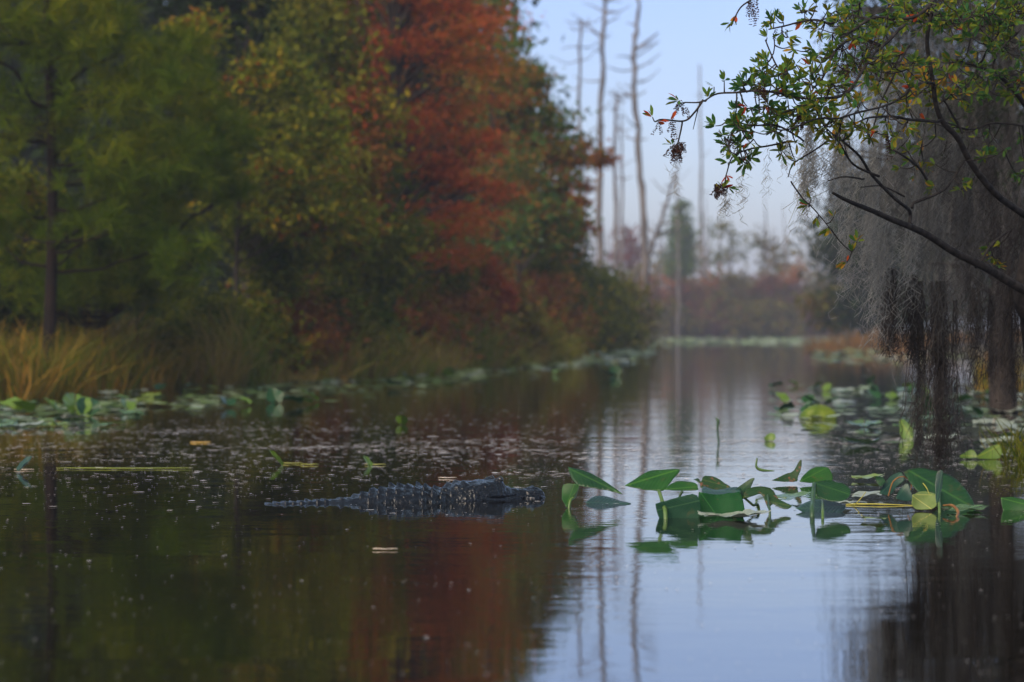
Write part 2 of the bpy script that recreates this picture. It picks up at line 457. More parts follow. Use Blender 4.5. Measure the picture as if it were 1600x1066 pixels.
def build_tree(name, label, cat, base, height, trunk_r, blobs, fol, bark, n_cl, per, spread, L, Wd,
               group=None, lean=(0, 0), flat=0.7, limbs=24, shell=0.5, trunk_part='trunk', crown_part='crown', top=None):
    t = thing(name, label, cat, base, group)
    b = Vector(base)
    mb = MB()
    hp = height if top is None else top
    tp = [b + Vector((lean[0] * q + 0.04 * height * 0.15 * math.sin(q * 7 + base[0]), lean[1] * q, hp * q - 0.3 * (q == 0))) for q in [k / 9 for k in range(10)]]
    tube(mb, tp, [trunk_r * (1.25 if k == 0 else 1 - 0.8 * k / 9) for k in range(10)], 9)
    blobs = [(tuple(b + Vector(c)), r) for c, r in blobs]
    cl = clump_points(blobs, n_cl, shell)
    for q in range(min(limbs, len(cl))):
        c = Vector(cl[q])
        k = max(0.15, min(0.92, (c.z - b.z) / hp - 0.10))
        s = tp[int(k * 9)].lerp(tp[min(9, int(k * 9) + 1)], k * 9 - int(k * 9))
        mid = s.lerp(c, 0.5) + Vector((0, 0, 0.06 * (c - s).length))
        r0 = trunk_r * (1 - 0.8 * k) * 0.45
        tube(mb, wobble(smooth_path([s, mid, c], 4), 0.08, q), np.linspace(r0, r0 * 0.2 + 0.003, 9), 5)
    link(trunk_part, mb.mesh(trunk_part, bark, True), t)
    mb = MB()
    leaf_cloud(mb, cl, per, spread, L, Wd, flat)
    link(crown_part, mb.mesh(crown_part, fol), t)
    return t


def px_blobs(lst, Y, base, depth=1.0):
    """ellipsoids given by their size in the photo, at their own distance"""
    out = []
    for (x, y, rx, ry) in lst:
        c = W(x, y, Y) - Vector(base)
        k = Y / F
        out.append(((c.x, rnd.uniform(-0.4, 0.4), c.z), (rx * k, min(rx, ry) * k * depth + 0.2, ry * k)))
    return out


def ashore(x, Y, m_=.1):
    while x < 1000 and Y < 205 and (x - 800) * Y / F > xl(Y) - m_: Y += .25
    return Y


def bank_tree(name, label, cat, x, Y, tops, rtrunk_px, blobs, fol, bark, n_cl, per, spread, L, Wd, **kw):
    Y = ashore(x, Y)
    base = W(x, HZ, Y); base.z = land(base.x, Y) - 0.02
    base = tuple(base)
    ht = (W(x, tops, Y).z - base[2])
    return build_tree(name, label, cat, base, ht, rtrunk_px * Y / F / 2, px_blobs(blobs, Y, base), fol, bark, n_cl, per, spread, L, Wd, **kw)


def pine(name, label, x, Y, top, rpx, tufts, limbs_px, fol, needle=0.24, group=None, n_need=70):
    base = W(x, HZ, ashore(x, Y, .3)); base.z = land(base.x, base.y) - 0.02
    t = thing(name, label, 'pine tree', tuple(base), group)
    mb = MB()
    tp = [Vector((base.x + 0.05 * math.sin(q * 5 + x), base.y, base.z - 0.2 * (q == 0) + (W(x, top, Y).z - base.z) * q)) for q in [k / 11 for k in range(12)]]
    r = rpx * Y / F / 2
    tube(mb, tp, [r * (1.3 if k == 0 else 1 - 0.5 * k / 11) for k in range(12)], 10)
    for lp in limbs_px:
        pts = [W(a, b_, Y + dy) for a, b_, dy in lp]
        tube(mb, wobble(smooth_path(pts, 5), 0.05, x), np.linspace(r * 0.42, 0.012, 5 * (len(pts) - 1) + 1 if len(pts) > 2 else len(pts)), 6)
    for q, c in enumerate(tufts[:46]):
        s = Vector((base.x, base.y, min(tp[-1].z, c[2] - 0.25)))
        c = Vector(c)
        pp = smooth_path([s, s.lerp(c, 0.5) + Vector((0, 0, -0.08)), c], 4)
        tube(mb, wobble(pp, 0.06, q), np.linspace(0.022, 0.007, len(pp)), 5)
    link('trunk', mb.mesh('trunk', M['barkred'], True), t)
    mb = MB()
    c = np.repeat(np.array(tufts), n_need, 0); n = len(c)
    ax = np.repeat(unit(R.normal(size=(len(tufts), 3)) + np.array([0, 0, 0.6])), n_need, 0)
    c = c + ax * (R.random((n, 1)) - 0.5) * 0.26
    d = unit(R.normal(size=(n, 3))) + ax * 0.7
    leaves(mb, c, d, R.normal(size=(n, 3)), needle * (0.7 + 0.5 * R.random(n)), 0.011, shape=0.3)
    link('crown', mb.mesh('crown', fol), t)
    return t


def tuft_field(regions, Y, dy=1.2):
    out = []
    for (x, y, rx, ry, n) in regions:
        for _ in range(n):
            a = rnd.random() * 6.283; q = math.sqrt(rnd.random())
            out.append(tuple(W(x + rx * q * math.cos(a), y + ry * q * math.sin(a), Y + rnd.uniform(-dy, dy))))
    rnd.shuffle(out)
    return out


pine('pine_tree', 'tall reddish-barked pine rising out of the tan grass at the left edge', 75, 31, -160, 21,
     tuft_field([(60, 40, 150, 70, 90), (215, 120, 120, 70, 60), (40, 190, 110, 60, 36), (230, 250, 120, 50, 50), (160, 330, 130, 50, 46), (-20, 330, 70, 60, 20), (120, -90, 260, 60, 80), (250, 400, 90, 40, 20), (-60, 120, 80, 130, 40)], 31),
     [[(74, 170, 0), (50, 150, -.2), (20, 110, -.5), (-30, 90, -.8)], [(77, 140, 0), (130, 110, .2), (190, 80, .5)], [(76, 400, 0), (130, 350, .3), (230, 300, .6)],
      [(74, 250, 0), (150, 215, .4), (240, 190, .8)]], M['pine'])
pine('pine_tree', 'young slender pine with soft drooping tufts, right of the tall pine', 262, 33.5, 60, 10,
     tuft_field([(270, 110, 60, 60, 30), (300, 210, 90, 50, 44), (300, 290, 85, 45, 44), (250, 370, 90, 40, 36), (220, 450, 100, 40, 30)], 33.5),
     [[(262, 380, 0), (300, 340, .2), (350, 310, .4)]], M['pine'])
pine('pine_tree', 'low bushy pine sapling behind the tan grass', 165, 33, 330, 8,
     tuft_field([(160, 390, 70, 50, 36), (130, 450, 100, 40, 40), (60, 440, 60, 50, 20)], 33), [], M['pine'], needle=0.2)

bank_tree('yellowing_tree', 'thin tree of yellow-green leaves with red berry clusters over the bank', 'tree', 372, 36, 60, 9,
          [(420, 120, 70, 45), (380, 200, 70, 40), (330, 160, 50, 50), (440, 250, 70, 40), (380, 330, 90, 50), (470, 330, 60, 60), (300, 60, 50, 40), (500, 190, 30, 60)],
          M['yellowing'], M['bark'], 150, 50, 0.13, 0.10, 0.055, flat=0.5, limbs=60)
bank_tree('berry_shrub', 'tall airy shrub with yellow leaves above the rust-brown undergrowth', 'shrub', 505, 38, 170, 7,
          [(510, 260, 60, 60), (470, 360, 70, 60), (545, 350, 60, 60), (500, 440, 80, 60)],
          M['yellowing'], M['bark'], 110, 48, 0.14, 0.10, 0.055, flat=0.5, limbs=50)
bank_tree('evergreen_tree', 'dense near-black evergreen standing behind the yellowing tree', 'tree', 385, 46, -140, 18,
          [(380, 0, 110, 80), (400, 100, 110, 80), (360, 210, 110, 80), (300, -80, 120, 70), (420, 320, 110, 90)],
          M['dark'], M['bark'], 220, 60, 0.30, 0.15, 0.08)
bank_tree('olive_tree_crown', 'tall olive green tree between the evergreen and the red cypress', 'tree', 500, 43, -140, 16,
          [(500, -60, 80, 80), (500, 60, 75, 70), (480, 170, 80, 70), (530, 270, 80, 70), (450, 330, 70, 60), (560, 400, 80, 70), (570, 160, 50, 60)],
          M['olive'], M['bark'], 260, 56, 0.26, 0.13, 0.06)
bank_tree('cypress_tree', 'tall rust-red cypress with a dark straight trunk on the left bank', 'cypress tree', 611, 46, -330, 30,
          [(600, -60, 90, 60), (690, 10, 90, 40), (640, 70, 120, 34), (720, 105, 75, 36), (715, 165, 85, 34), (750, 210, 70, 30), (700, 255, 90, 34), (745, 300, 62, 32), (720, 345, 70, 34), (690, 395, 70, 30), (560, 120, 50, 60), (640, 200, 60, 40), (740, 50, 50, 40), (690, -80, 80, 40)],
          M['cypress'], M['bark'], 640, 44, 0.19, 0.10, 0.024, flat=0.22, limbs=110, shell=0.25)
bank_tree('cypress_tree', 'half-turned cypress of green and rust needles behind the red one', 'cypress tree', 560, 50, -250, 16,
          [(540, 0, 70, 70), (570, 150, 70, 70), (600, 260, 80, 60), (650, 330, 80, 50), (610, 380, 80, 50)],
          M['cypress_olive'], M['bark'], 220, 56, 0.24, 0.12, 0.035, flat=0.4, limbs=40)
bank_tree('young_cypress', 'soft green young cypress in front of the dark trunk of the red one', 'cypress tree', 596, 42, 230, 8,
          [(596, 290, 40, 50), (600, 360, 60, 50), (590, 440, 75, 50)],
          M['pine'], M['bark'], 120, 60, 0.18, 0.11, 0.02, flat=0.5, limbs=30)
bank_tree('turning_tree', 'green and orange tree with a thin spire, last tall one before the open sky', 'tree', 805, 60, -40, 14,
          [(800, 60, 16, 50), (815, 130, 44, 36), (845, 185, 52, 26), (840, 235, 60, 26), (860, 285, 50, 26), (820, 330, 64, 34), (870, 345, 40, 30), (800, 230, 50, 60), (790, 150, 36, 50), (885, 215, 28, 16), (905, 250, 22, 12)],
          M['turning'], M['bark'], 260, 46, 0.19, 0.15, 0.075, flat=0.5, limbs=70)
bank_tree('orange_maple', 'small maple with orange leaf clusters reaching out toward the snags', 'maple tree', 878, 64, 190, 8,
          [(930, 265, 14, 18), (915, 290, 18, 12), (905, 225, 20, 10), (870, 250, 30, 20), (880, 320, 36, 24), (900, 360, 24, 20), (938, 245, 12, 12)],
          M['orange'], M['bark'], 70, 46, 0.15, 0.15, 0.08, flat=0.5, limbs=40)
bank_tree('dark_cypress', 'tall dark tree between the red cypress and the spire-topped tree', 'cypress tree', 770, 56, -120, 12,
          [(755, 0, 36, 60), (770, 100, 36, 60), (780, 270, 50, 50), (770, 370, 70, 50)],
          M['turning'], M['bark'], 110, 50, 0.2, 0.13, 0.05, flat=0.5, limbs=30)

for (x, Y, top, bl, fm, lab) in [
        (425, 37.5, 250, [(425, 300, 40, 40), (410, 370, 50, 50), (440, 430, 50, 50)], 'olive', 'olive sapling in front of the yellowing tree'),
        (548, 42.5, 120, [(548, 180, 34, 50), (560, 260, 40, 50), (545, 330, 46, 50)], 'cypress_olive', 'slim rusty sapling left of the red cypress trunk'),
        (660, 44.5, 330, [(650, 390, 50, 34), (690, 430, 50, 34)], 'yellowing', 'yellow-flecked sapling in front of the lower red branches'),
        (735, 48, 380, [(735, 420, 44, 34), (760, 460, 40, 34)], 'cypress_olive', 'rusty sapling below the right-hand red branches'),
        (830, 57, 270, [(830, 310, 30, 30), (815, 360, 40, 40), (845, 400, 40, 34)], 'olive', 'olive sapling in front of the spire-topped tree'),
        (215, 35, 230, [(210, 270, 50, 40), (200, 330, 60, 40), (230, 400, 60, 40)], 'olive', 'olive sapling among the soft pine tufts'),
        (40, 34.5, 250, [(20, 300, 60, 40), (50, 370, 60, 50), (10, 430, 60, 40)], 'yellowing', 'yellow-flecked sapling behind the tall pine trunk')]:
    bank_tree('sapling', lab, 'sapling', x, Y, top, 4, bl, M[fm], M['bark'], 110, 44, 0.14, 0.10, 0.05, flat=0.5, limbs=40, group='saplings woven between the left bank trees')

# undergrowth along the left bank
US = [
    (280, 36, 500, 50, 'olive', 'bank_shrub', 'yellow-olive bush just behind the tall grass'),
    (535, 41, 500, 40, 'olive', 'bank_shrub', 'olive bush low on the bank left of the fresh green bush'),
    (680, 45.5, 505, 36, 'yellowing', 'bank_shrub', 'yellowish bush at the water between the small olive bush and the dark low bush'),
    (760, 50, 500, 40, 'browngreen', 'bank_shrub', 'brown-green bush at the waterline just before the bend of the left bank'),
    (20, 34.5, 400, 90, 'dark', 'round_shrub', 'dark round shrub behind the tall pine trunk'),
    (330, 36.5, 455, 60, 'olive', 'bank_shrub', 'olive shrub right behind the end of the tan grass'),
    (395, 39, 470, 56, 'yellowing', 'bank_shrub', 'yellowish green shrub low on the bank below the yellowing tree'),
    (455, 40, 440, 56, 'rustshrub', 'bank_shrub', 'dull rust-brown shrub below the airy berry shrub'),
    (505, 41, 470, 44, 'browngreen', 'bank_shrub', 'low brown-green shrub touching the water left of the bright green bush'),
    (572, 41.5, 480, 44, 'pine', 'bank_shrub', 'fresh green bush at the water below the young cypress'),
    (640, 44, 430, 60, 'rustshrub', 'bank_shrub', 'rusty shrub under the red cypress'),
    (645, 43, 500, 40, 'olive', 'bank_shrub', 'small olive bush on the waterline under the red cypress'),
    (710, 47, 440, 56, 'rustshrub', 'bank_shrub', 'rust and olive shrub under the right side of the red cypress'),
    (720, 46, 500, 50, 'browngreen', 'bank_shrub', 'dark low bush at the waterline right of the small olive bush'),
    (775, 52, 430, 56, 'browngreen', 'bank_shrub', 'mixed brown and green shrub below the spire-topped tree'),
    (840, 58, 400, 60, 'rustshrub', 'bank_shrub', 'yellow-orange shrub below the orange maple'),
    (880, 61, 360, 44, 'olive', 'bank_shrub', 'pale olive tree-like shrub under the orange maple branches'),
    (800, 56, 490, 50, 'olive', 'bank_shrub', 'low olive bush at the bend of the left bank'),
    (912, 72, 415, 36, 'olive', 'bank_shrub', 'hazy olive shrub at the tip of the left bank'),
    (940, 84, 428, 34, 'olive', 'bank_shrub', 'dark hazy shrub just past the tip of the left bank'),
    (968, 98, 440, 26, 'browngreen', 'bank_shrub', 'small hazy brown-green shrub below the leaning dead trunk'),
]
for (x, Y, top, rx, fm, nm, lab) in US:
    mid = (top + HZ + 50) / 2
    Ys = (H - 0.15) * F / Y + HZ
    hh = (Ys - top)
    bl = [(x, top + hh * 0.3, rx * 0.75, hh * 0.30), (x - rx * 0.3, top + hh * 0.62, rx, hh * 0.34), (x + rx * 0.3, top + hh * 0.72, rx, hh * 0.32)]
    bank_tree(nm, lab, 'shrub', x, Y, top + 20, 6, bl, M[fm], M['bark'], int(95 + rx * 0.5), 56, 0.0042 * Y, 0.0026 * Y, 0.0013 * Y,
              group='shrubs along the left bank', limbs=26, trunk_part='stems', crown_part='foliage')

# far woods behind the left bank: one dark mass
mb = MB()
cl = []
for _ in range(2900):
    Y = rnd.uniform(66, 78); x = rnd.uniform(-140, 775)
    top = -160 if x < 720 else 60 + (x - 720) * 2.6
    y = rnd.uniform(top, 520)
    cl.append(tuple(W(x, y, Y)))
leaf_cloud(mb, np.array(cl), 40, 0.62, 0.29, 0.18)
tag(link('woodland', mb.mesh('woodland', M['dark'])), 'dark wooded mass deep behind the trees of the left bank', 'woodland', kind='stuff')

# far shore shrubs
FS = [(1020, 425, 34, 'rustshrub', 'orange-tinged shrub at the foot of the straight snag on the far shore'),
      (1062, 440, 32, 'maroon', 'maroon shrub under the small far conifer'),
      (1105, 432, 34, 'rustshrub', 'brown and rust shrub at the foot of the faint tall snag'),
      (1150, 425, 34, 'browngreen', 'dark olive shrub in the middle of the far shore'),
      (1195, 420, 34, 'maroon', 'dull purple shrub on the far shore right of the dark olive one'),
      (1238, 410, 36, 'rustshrub', 'reddish shrub on the far shore beside the moss curtain'),
      (1285, 430, 36, 'browngreen', 'grey-green shrub on the far shore half behind the moss curtain'),
      (1040, 480, 40, 'browngreen', 'low dark shrub on the far waterline below the leaning trunk'),
      (1125, 470, 44, 'maroon', 'low dark maroon shrub on the far waterline in the centre'),
      (1200, 475, 44, 'browngreen', 'low blackish shrub on the far waterline right of centre'),
      (1270, 480, 40, 'maroon', 'low purple-brown shrub on the far waterline near the orange reeds')]
for k, (x, top, rx, fm, lab) in enumerate(FS):
    Y = 215 + (k % 3) * 3 - (6 if top > 460 else 0)
    Ys = 522; hh = Ys - top
    bl = [(x, top + hh * 0.3, rx * 0.7, hh * 0.3), (x - rx * 0.3, top + hh * 0.65, rx, hh * 0.34), (x + rx * 0.3, top + hh * 0.7, rx, hh * 0.32)]
    bank_tree('far_shrub', lab, 'shrub', x, Y, top + 20, 3, bl, M[fm], M['bark'], 90, 44, 0.45, 0.36, 0.2,
              group='shrubs on the far shore', limbs=14, trunk_part='stems', crown_part='foliage')
bank_tree('small_conifer', 'small pointed green conifer standing alone on the far shore', 'conifer', 1064, 222, 305, 5,
          [(1064, 335, 8, 26), (1064, 370, 15, 24), (1062, 410, 20, 26)], M['conifer'], M['bark'], 90, 40, 0.32, 0.36, 0.2, limbs=20)
bank_tree('pale_red_tree', 'small pinkish red tree fading in the haze between two snags', 'tree', 982, 235, 345, 4,
          [(984, 372, 20, 24), (975, 400, 22, 20)], M['pink'], M['snag'], 26, 30, 0.45, 0.4, 0.24, limbs=16)
bank_tree('thin_olive_tree', 'thin olive tree with an open top on the far shore', 'tree', 1142, 230, 335, 4,
          [(1135, 360, 28, 20), (1150, 390, 26, 24), (1125, 400, 18, 18)], M['olive'], M['snag'], 20, 26, 0.38, 0.36, 0.2, limbs=20)
bank_tree('thin_rust_tree', 'thin rust-leaved tree on the far shore right of the olive one', 'tree', 1192, 232, 350, 4,
          [(1190, 372, 18, 18), (1200, 400, 24, 22)], M['browngreen'], M['snag'], 14, 26, 0.38, 0.36, 0.2, limbs=14)
mb = MB(); cl = []
for _ in range(230):
    Y = rnd.uniform(290, 420); x = rnd.uniform(860, 1420)
    top = 445 - 40 * (0.5 + 0.5 * math.sin(x * 0.031)) - 30 * noise.noise(Vector((x * 0.02, 0, 0)))
    if x > 1220: top -= (x - 1220) * 0.4
    cl.append(tuple(W(x, rnd.uniform(top, 500), Y)))
leaf_cloud(mb, np.array(cl), 26, 1.4, 0.9, 0.55)
for _ in range(36):
    Y = rnd.uniform(280, 380); x = rnd.uniform(880, 1330); tpy = rnd.uniform(290, 380)
    a = W(x, 500, Y); b_ = W(x + rnd.uniform(-8, 8), tpy, Y)
    tube(mb, [a, a.lerp(b_, 0.5), b_], [0.18, 0.12, 0.03], 5, 1)
tag(link('distant_woodland', mb.mesh('distant_woodland', [M['browngreen'], M['snag']])), 'bare hazy trees beyond the far shore', 'woodland', kind='stuff')

# right bank trees in the haze
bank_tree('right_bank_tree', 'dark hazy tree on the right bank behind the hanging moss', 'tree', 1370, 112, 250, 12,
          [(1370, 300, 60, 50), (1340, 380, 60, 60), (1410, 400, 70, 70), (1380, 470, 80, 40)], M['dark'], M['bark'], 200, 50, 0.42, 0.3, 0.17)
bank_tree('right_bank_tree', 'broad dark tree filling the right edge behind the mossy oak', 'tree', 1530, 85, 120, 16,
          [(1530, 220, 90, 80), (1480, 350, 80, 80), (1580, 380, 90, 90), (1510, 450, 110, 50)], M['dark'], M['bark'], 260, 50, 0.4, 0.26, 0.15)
bank_tree('right_bank_shrub', 'low grey-green shrub above the orange reeds', 'shrub', 1330, 118, 440, 5,
          [(1310, 480, 40, 26), (1350, 485, 40, 24)], M['browngreen'], M['bark'], 90, 44, 0.3, 0.28, 0.15, trunk_part='stems', crown_part='foliage')

# ------------------------------------------------------------------ dead trunks
SN = [
    (905, 112, [(912, 420), (908, 300), (906, 180), (907, 60), (908, 30)], 9, 'thin dead snag partly behind the orange maple, leftmost of the bare trunks'),
    (940, 124, [(938, 420), (936, 300), (940, 150), (944, 20), (948, -60)], 14, 'tallest pale snag running out of the picture top, second bare trunk from the left'),
    (960, 165, [(962, 420), (961, 300), (963, 170), (964, 150)], 10, 'short faint snag with a broken top between the two tall ones'),
    (972, 190, [(972, 420), (972, 260), (970, 180)], 7, 'thinnest faint snag beside the broken-topped one'),
    (992, 116, [(1010, 440), (1004, 330), (997, 220), (990, 90), (997, 30), (999, -40)], 14, 'dark grey snag with a short side stub high up, nearest the leaning trunk'),
    (1095, 235, [(1098, 440), (1096, 320), (1094, 180), (1093, 100)], 7, 'faint lone snag fading in haze right of the small conifer'),
    (1028, 118, [(990, 442), (1012, 400), (1035, 340), (1056, 270)], 12, 'dead trunk leaning to the right across the open sky'),
    (1058, 200, [(1060, 440), (1058, 330), (1060, 190)], 5, 'very faint straight snag behind the leaning trunk'),
]
for k, (x, Y, pts, wpx, lab) in enumerate(SN):
    P = [W(a, b_, Y) for a, b_ in pts]
    base = P[0].copy(); base.z = land(base.x, base.y)
    P = [Vector((base.x, base.y, base.z - 0.3))] + P
    t = thing('leaning_snag' if k == 6 else 'dead_snag', lab, 'dead tree', tuple(base), 'dead trunks over the far shore')
    mb = MB()
    pp = wobble(smooth_path(P, 6), 0.12, k)
    r = wpx * .78 * Y / F / 2
    tube(mb, pp, np.concatenate([[r * 1.9, r * 1.45], np.linspace(r * 1.2, r * 0.4, len(pp) - 2) * (1 + .12 * np.sin(np.arange(len(pp) - 2) * 1.9 + k))]), 9)
    link('trunk', mb.mesh('trunk', M['snag'], True), t)
    rr = random.Random(k + 40)
    nb = 6 if k in (3, 5, 7) else 22
    for q in range(nb):
        f = rr.uniform(0.45, 0.97)
        a = pp[int(f * (len(pp) - 1))]
        ang = rr.uniform(0, 6.28); ln = rr.uniform(0.15, 1.4)
        dvec = Vector((math.cos(ang), math.sin(ang), rr.uniform(-0.1, 0.9)))
        e = a + dvec * ln
        md = a.lerp(e, 0.5) + Vector((0, 0, rr.uniform(-0.2, 0.1)))
        mb = MB()
        tube(mb, smooth_path([a, md, e], 3), np.linspace(r * 0.3, 0.014, 7), 5)
        if rr.random() < 0.6:
            e2 = md + Vector((rr.uniform(-1, 1), rr.uniform(-1, 1), rr.uniform(0, 1))) * ln * 0.5
            tube(mb, [md, md.lerp(e2, .5), e2], [r * 0.14, r * .1, 0.008], 4)
        link('branch', mb.mesh('branch', M['snag']), t)
    if k == 4:
        mb = MB()
        tube(mb, [W(991, 80, Y), W(1010, 66, Y), W(1028, 52, Y - 1)], [0.07, 0.06, 0.03], 6)
        link('branch', mb.mesh('branch', M['snag']), t)


# ------------------------------------------------------------------ grass
def grass(name, label, spots, hgt, wd, material, lean=0.35, kinds='grass'):
    mb = MB()
    n = len(spots)
    base = np.array(spots)
    hh = hgt * (0.45 + 0.75 * R.random(n))[:, None] * np.array([.75 + .9 * max(-.5, noise.noise(Vector((a[0] * .9, a[1] * .35, 4)))) for a in spots])[:, None]
    d = R.normal(size=(n, 3)) * lean; d[:, 2] = 1; d = unit(d)
    side = unit(np.cross(d, R.normal(size=(n, 3)))) * wd / 2
    bend = R.normal(size=(n, 3)) * 0.22 * hh; bend[:, 2] = -0.1 * np.abs(bend[:, 0])
    p0 = base; p1 = base + d * hh * 0.5; p2 = base + d * hh * 0.8 + bend * 0.5; p3 = base + d * hh + bend * 1.3
    v = np.stack([p0 - side, p0 + side, p1 + side, p1 - side, p2 - side * 0.7, p2 + side * 0.7, p3, p3 + side * 0.1], 1)
    i = (np.arange(n) * 8)[:, None]
    f = np.concatenate([i + np.array([0, 1, 2, 3]), i + np.array([3, 2, 5, 4]), i + np.array([4, 5, 7, 6])])
    mb.add(v.reshape(-1, 3), f)
    return tag(link(name, mb.mesh(name, material)), label, kinds, kind='stuff')


sp = []
for _ in range(5200):
    Y = 27.5 + 9 * rnd.random() ** 1.3
    x = xl(Y) + 0.35 - rnd.random() ** 1.2 * 3.2
    if noise.noise(Vector((x * 1.6, Y * 0.8, 0))) < -0.22: continue
    sp.append((x, Y, max(-0.05, land(x, Y)) - 0.03))
grass('marsh_grass', 'tan and green marsh grass on the left bank in front of the pine', sp, 0.9, 0.017, M['grass'])
sp = []
for _ in range(9000):
    Y = rnd.uniform(35, 64)
    x = xl(Y) + 0.85 - rnd.random() ** 1.3 * 1.4
    sp.append((x, Y, max(-0.05, land(x, Y)) - 0.03))
grass('bank_grass', 'thin olive and brown sedge along the waterline under the trees', sp, 0.95, 0.018, M['sedge'])
sp = []
for _ in range(8000):
    Y = rnd.uniform(92, 112); q_ = rnd.random() ** .5; x = W(1250 + 390 * q_, 0, Y).x
    if noise.noise(Vector((x * .5, Y * .15, 0))) < -.12 - .2 * q_: continue
    sp.append((x, Y, -0.05))
grass('orange_reeds', 'band of orange autumn reeds along the right shore', sp, 0.75, 0.04, M['orangegrass'], kinds='reeds')
sp = []
for _ in range(700):
    Y = rnd.uniform(30, 44); x = rnd.uniform(W(1520, 0, Y).x, W(1700, 0, Y).x)
    sp.append((x, Y, -0.05))
grass('brown_reeds', 'sparse brown reeds at the right edge behind the moss', sp, 0.6, 0.014, M['grass'], kinds='reeds')


# ------------------------------------------------------------------ spatterdock leaves
HALF = [(1, 0), (.93, .10), (.80, .22), (.62, .34), (.40, .43), (.18, .48), (-.04, .48), (-.22, .42), (-.35, .32), (-.41, .20), (-.38, .10), (-.22, .05), (-.04, .02)]
OUT = smooth_path([Vector((a, b_, 0)) for a, b_ in HALF], 2)
OUT = [(p.x, p.y) for p in OUT]
OUTLINE = OUT + [(x, -y) for x, y in reversed(OUT[1:])]


def blade(name, material, L=1.0, width=1.0, fold=0.0, droop=0.0, cup=0.0, wav=0.02, seed=0, notch=None):
    """heart-shaped blade in its own frame: sinus at the origin, tip on +x, upper side +z"""
    K = 9
    n = len(OUTLINE)
    rr = random.Random(seed)
    ph = rr.random() * 6.28
    vs = [(0, 0, 0)]; uv = [(0, 0)]
    for k in range(1, K + 1):
        q = k / K
        for i, (ox, oy) in enumerate(OUTLINE):
            jag = 1 + 0.025 * math.sin(i * 2.3 + ph) * (k == K)
            if notch and k == K and notch[0] <= i <= notch[1]: jag *= notch[2] * (0.85 + 0.3 * rr.random())
            x, y = ox * q * jag, oy * q * jag * width
            z = fold * abs(y) - droop * x * abs(x) + cup * (x * x + y * y) + wav * math.sin(6 * x + 4 * y + ph) * q + 0.6 * wav * math.sin(i * 1.1 + ph) * q * q
            vs.append((x * L, y * L, z * L)); uv.append((ox * q, oy * q))
    fs = []
    for i in range(n - 1): fs.append((0, 1 + i, 2 + i))
    me = bpy.data.meshes.new(name)
    quads = []
    for k in range(1, K):
        a = 1 + (k - 1) * n; b_ = 1 + k * n
        for i in range(n - 1): quads.append((a + i, b_ + i, b_ + i + 1, a + i + 1))
    me.from_pydata(vs, [], fs + quads)
    u = me.uv_layers.new(name='UVMap')
    for lp in me.loops: u.data[lp.index].uv = uv[lp.vertex_index]
    for p_ in me.polygons: p_.use_smooth = True
    me.materials.append(material)
    return me


def frame(org, tip, normal):
    x = (tip - org).normalized()
    z = (normal - normal.dot(x) * x).normalized()
    y = z.cross(x)
    return Matrix(((x.x, y.x, z.x, org.x), (x.y, y.y, z.y, org.y), (x.z, y.z, z.z, org.z), (0, 0, 0, 1)))


def dock(label, att, tip, nrm, stem_base, material='dock', width=1.0, fold=0.0, droop=0.0, cup=0.0, wav=0.02, seed=0,
         Y=None, Yt=None, r=0.006, stem='stem', name='lily_leaf', notch=None, bend=0.012, cat='lily leaf', stem_top=None):
    """att / tip: photo px of the blade's sinus and tip, at distances Y, Yt. stem_base: px of the stem at the water or None"""
    if Y is None: Y = YW(stem_base[1])
    A = W(att[0], att[1], Y); T = W(tip[0], tip[1], Y if Yt is None else Yt)
    if stem_base is not None:
        B = wat(*stem_base)
    else:
        B = Vector((A.x, A.y, 0))
    t = thing(name, label, cat, tuple(B), 'lily leaves of the foreground clump' if name == 'lily_leaf' else None)
    L = (T - A).length
    me = blade('blade', M[material], L, width, fold, droop, cup, wav, seed, notch)
    me.transform(frame(A, T, Vector(nrm)))
    o = link('blade', me, t)
    sm_ = o.modifiers.new('thickness', 'SOLIDIFY'); sm_.thickness = 0.0016; sm_.offset = 0
    if stem_base is not None:
        mb = MB()
        S = A if stem_top is None else W(stem_top[0], stem_top[1], Y)
        mid = B.lerp(S, 0.5) + Vector((bend, 0, 0))
        P = smooth_path([B + Vector((0, 0, -0.25)), B, mid, S + Vector((0, 0, -0.001))], 6)
        tube(mb, P, np.linspace(r * 1.1, r * 0.7, len(P)), 10)
        link('stem', mb.mesh('stem', M[stem], True), t)
    return t


from mathutils.geometry import delaunay_2d_cdt


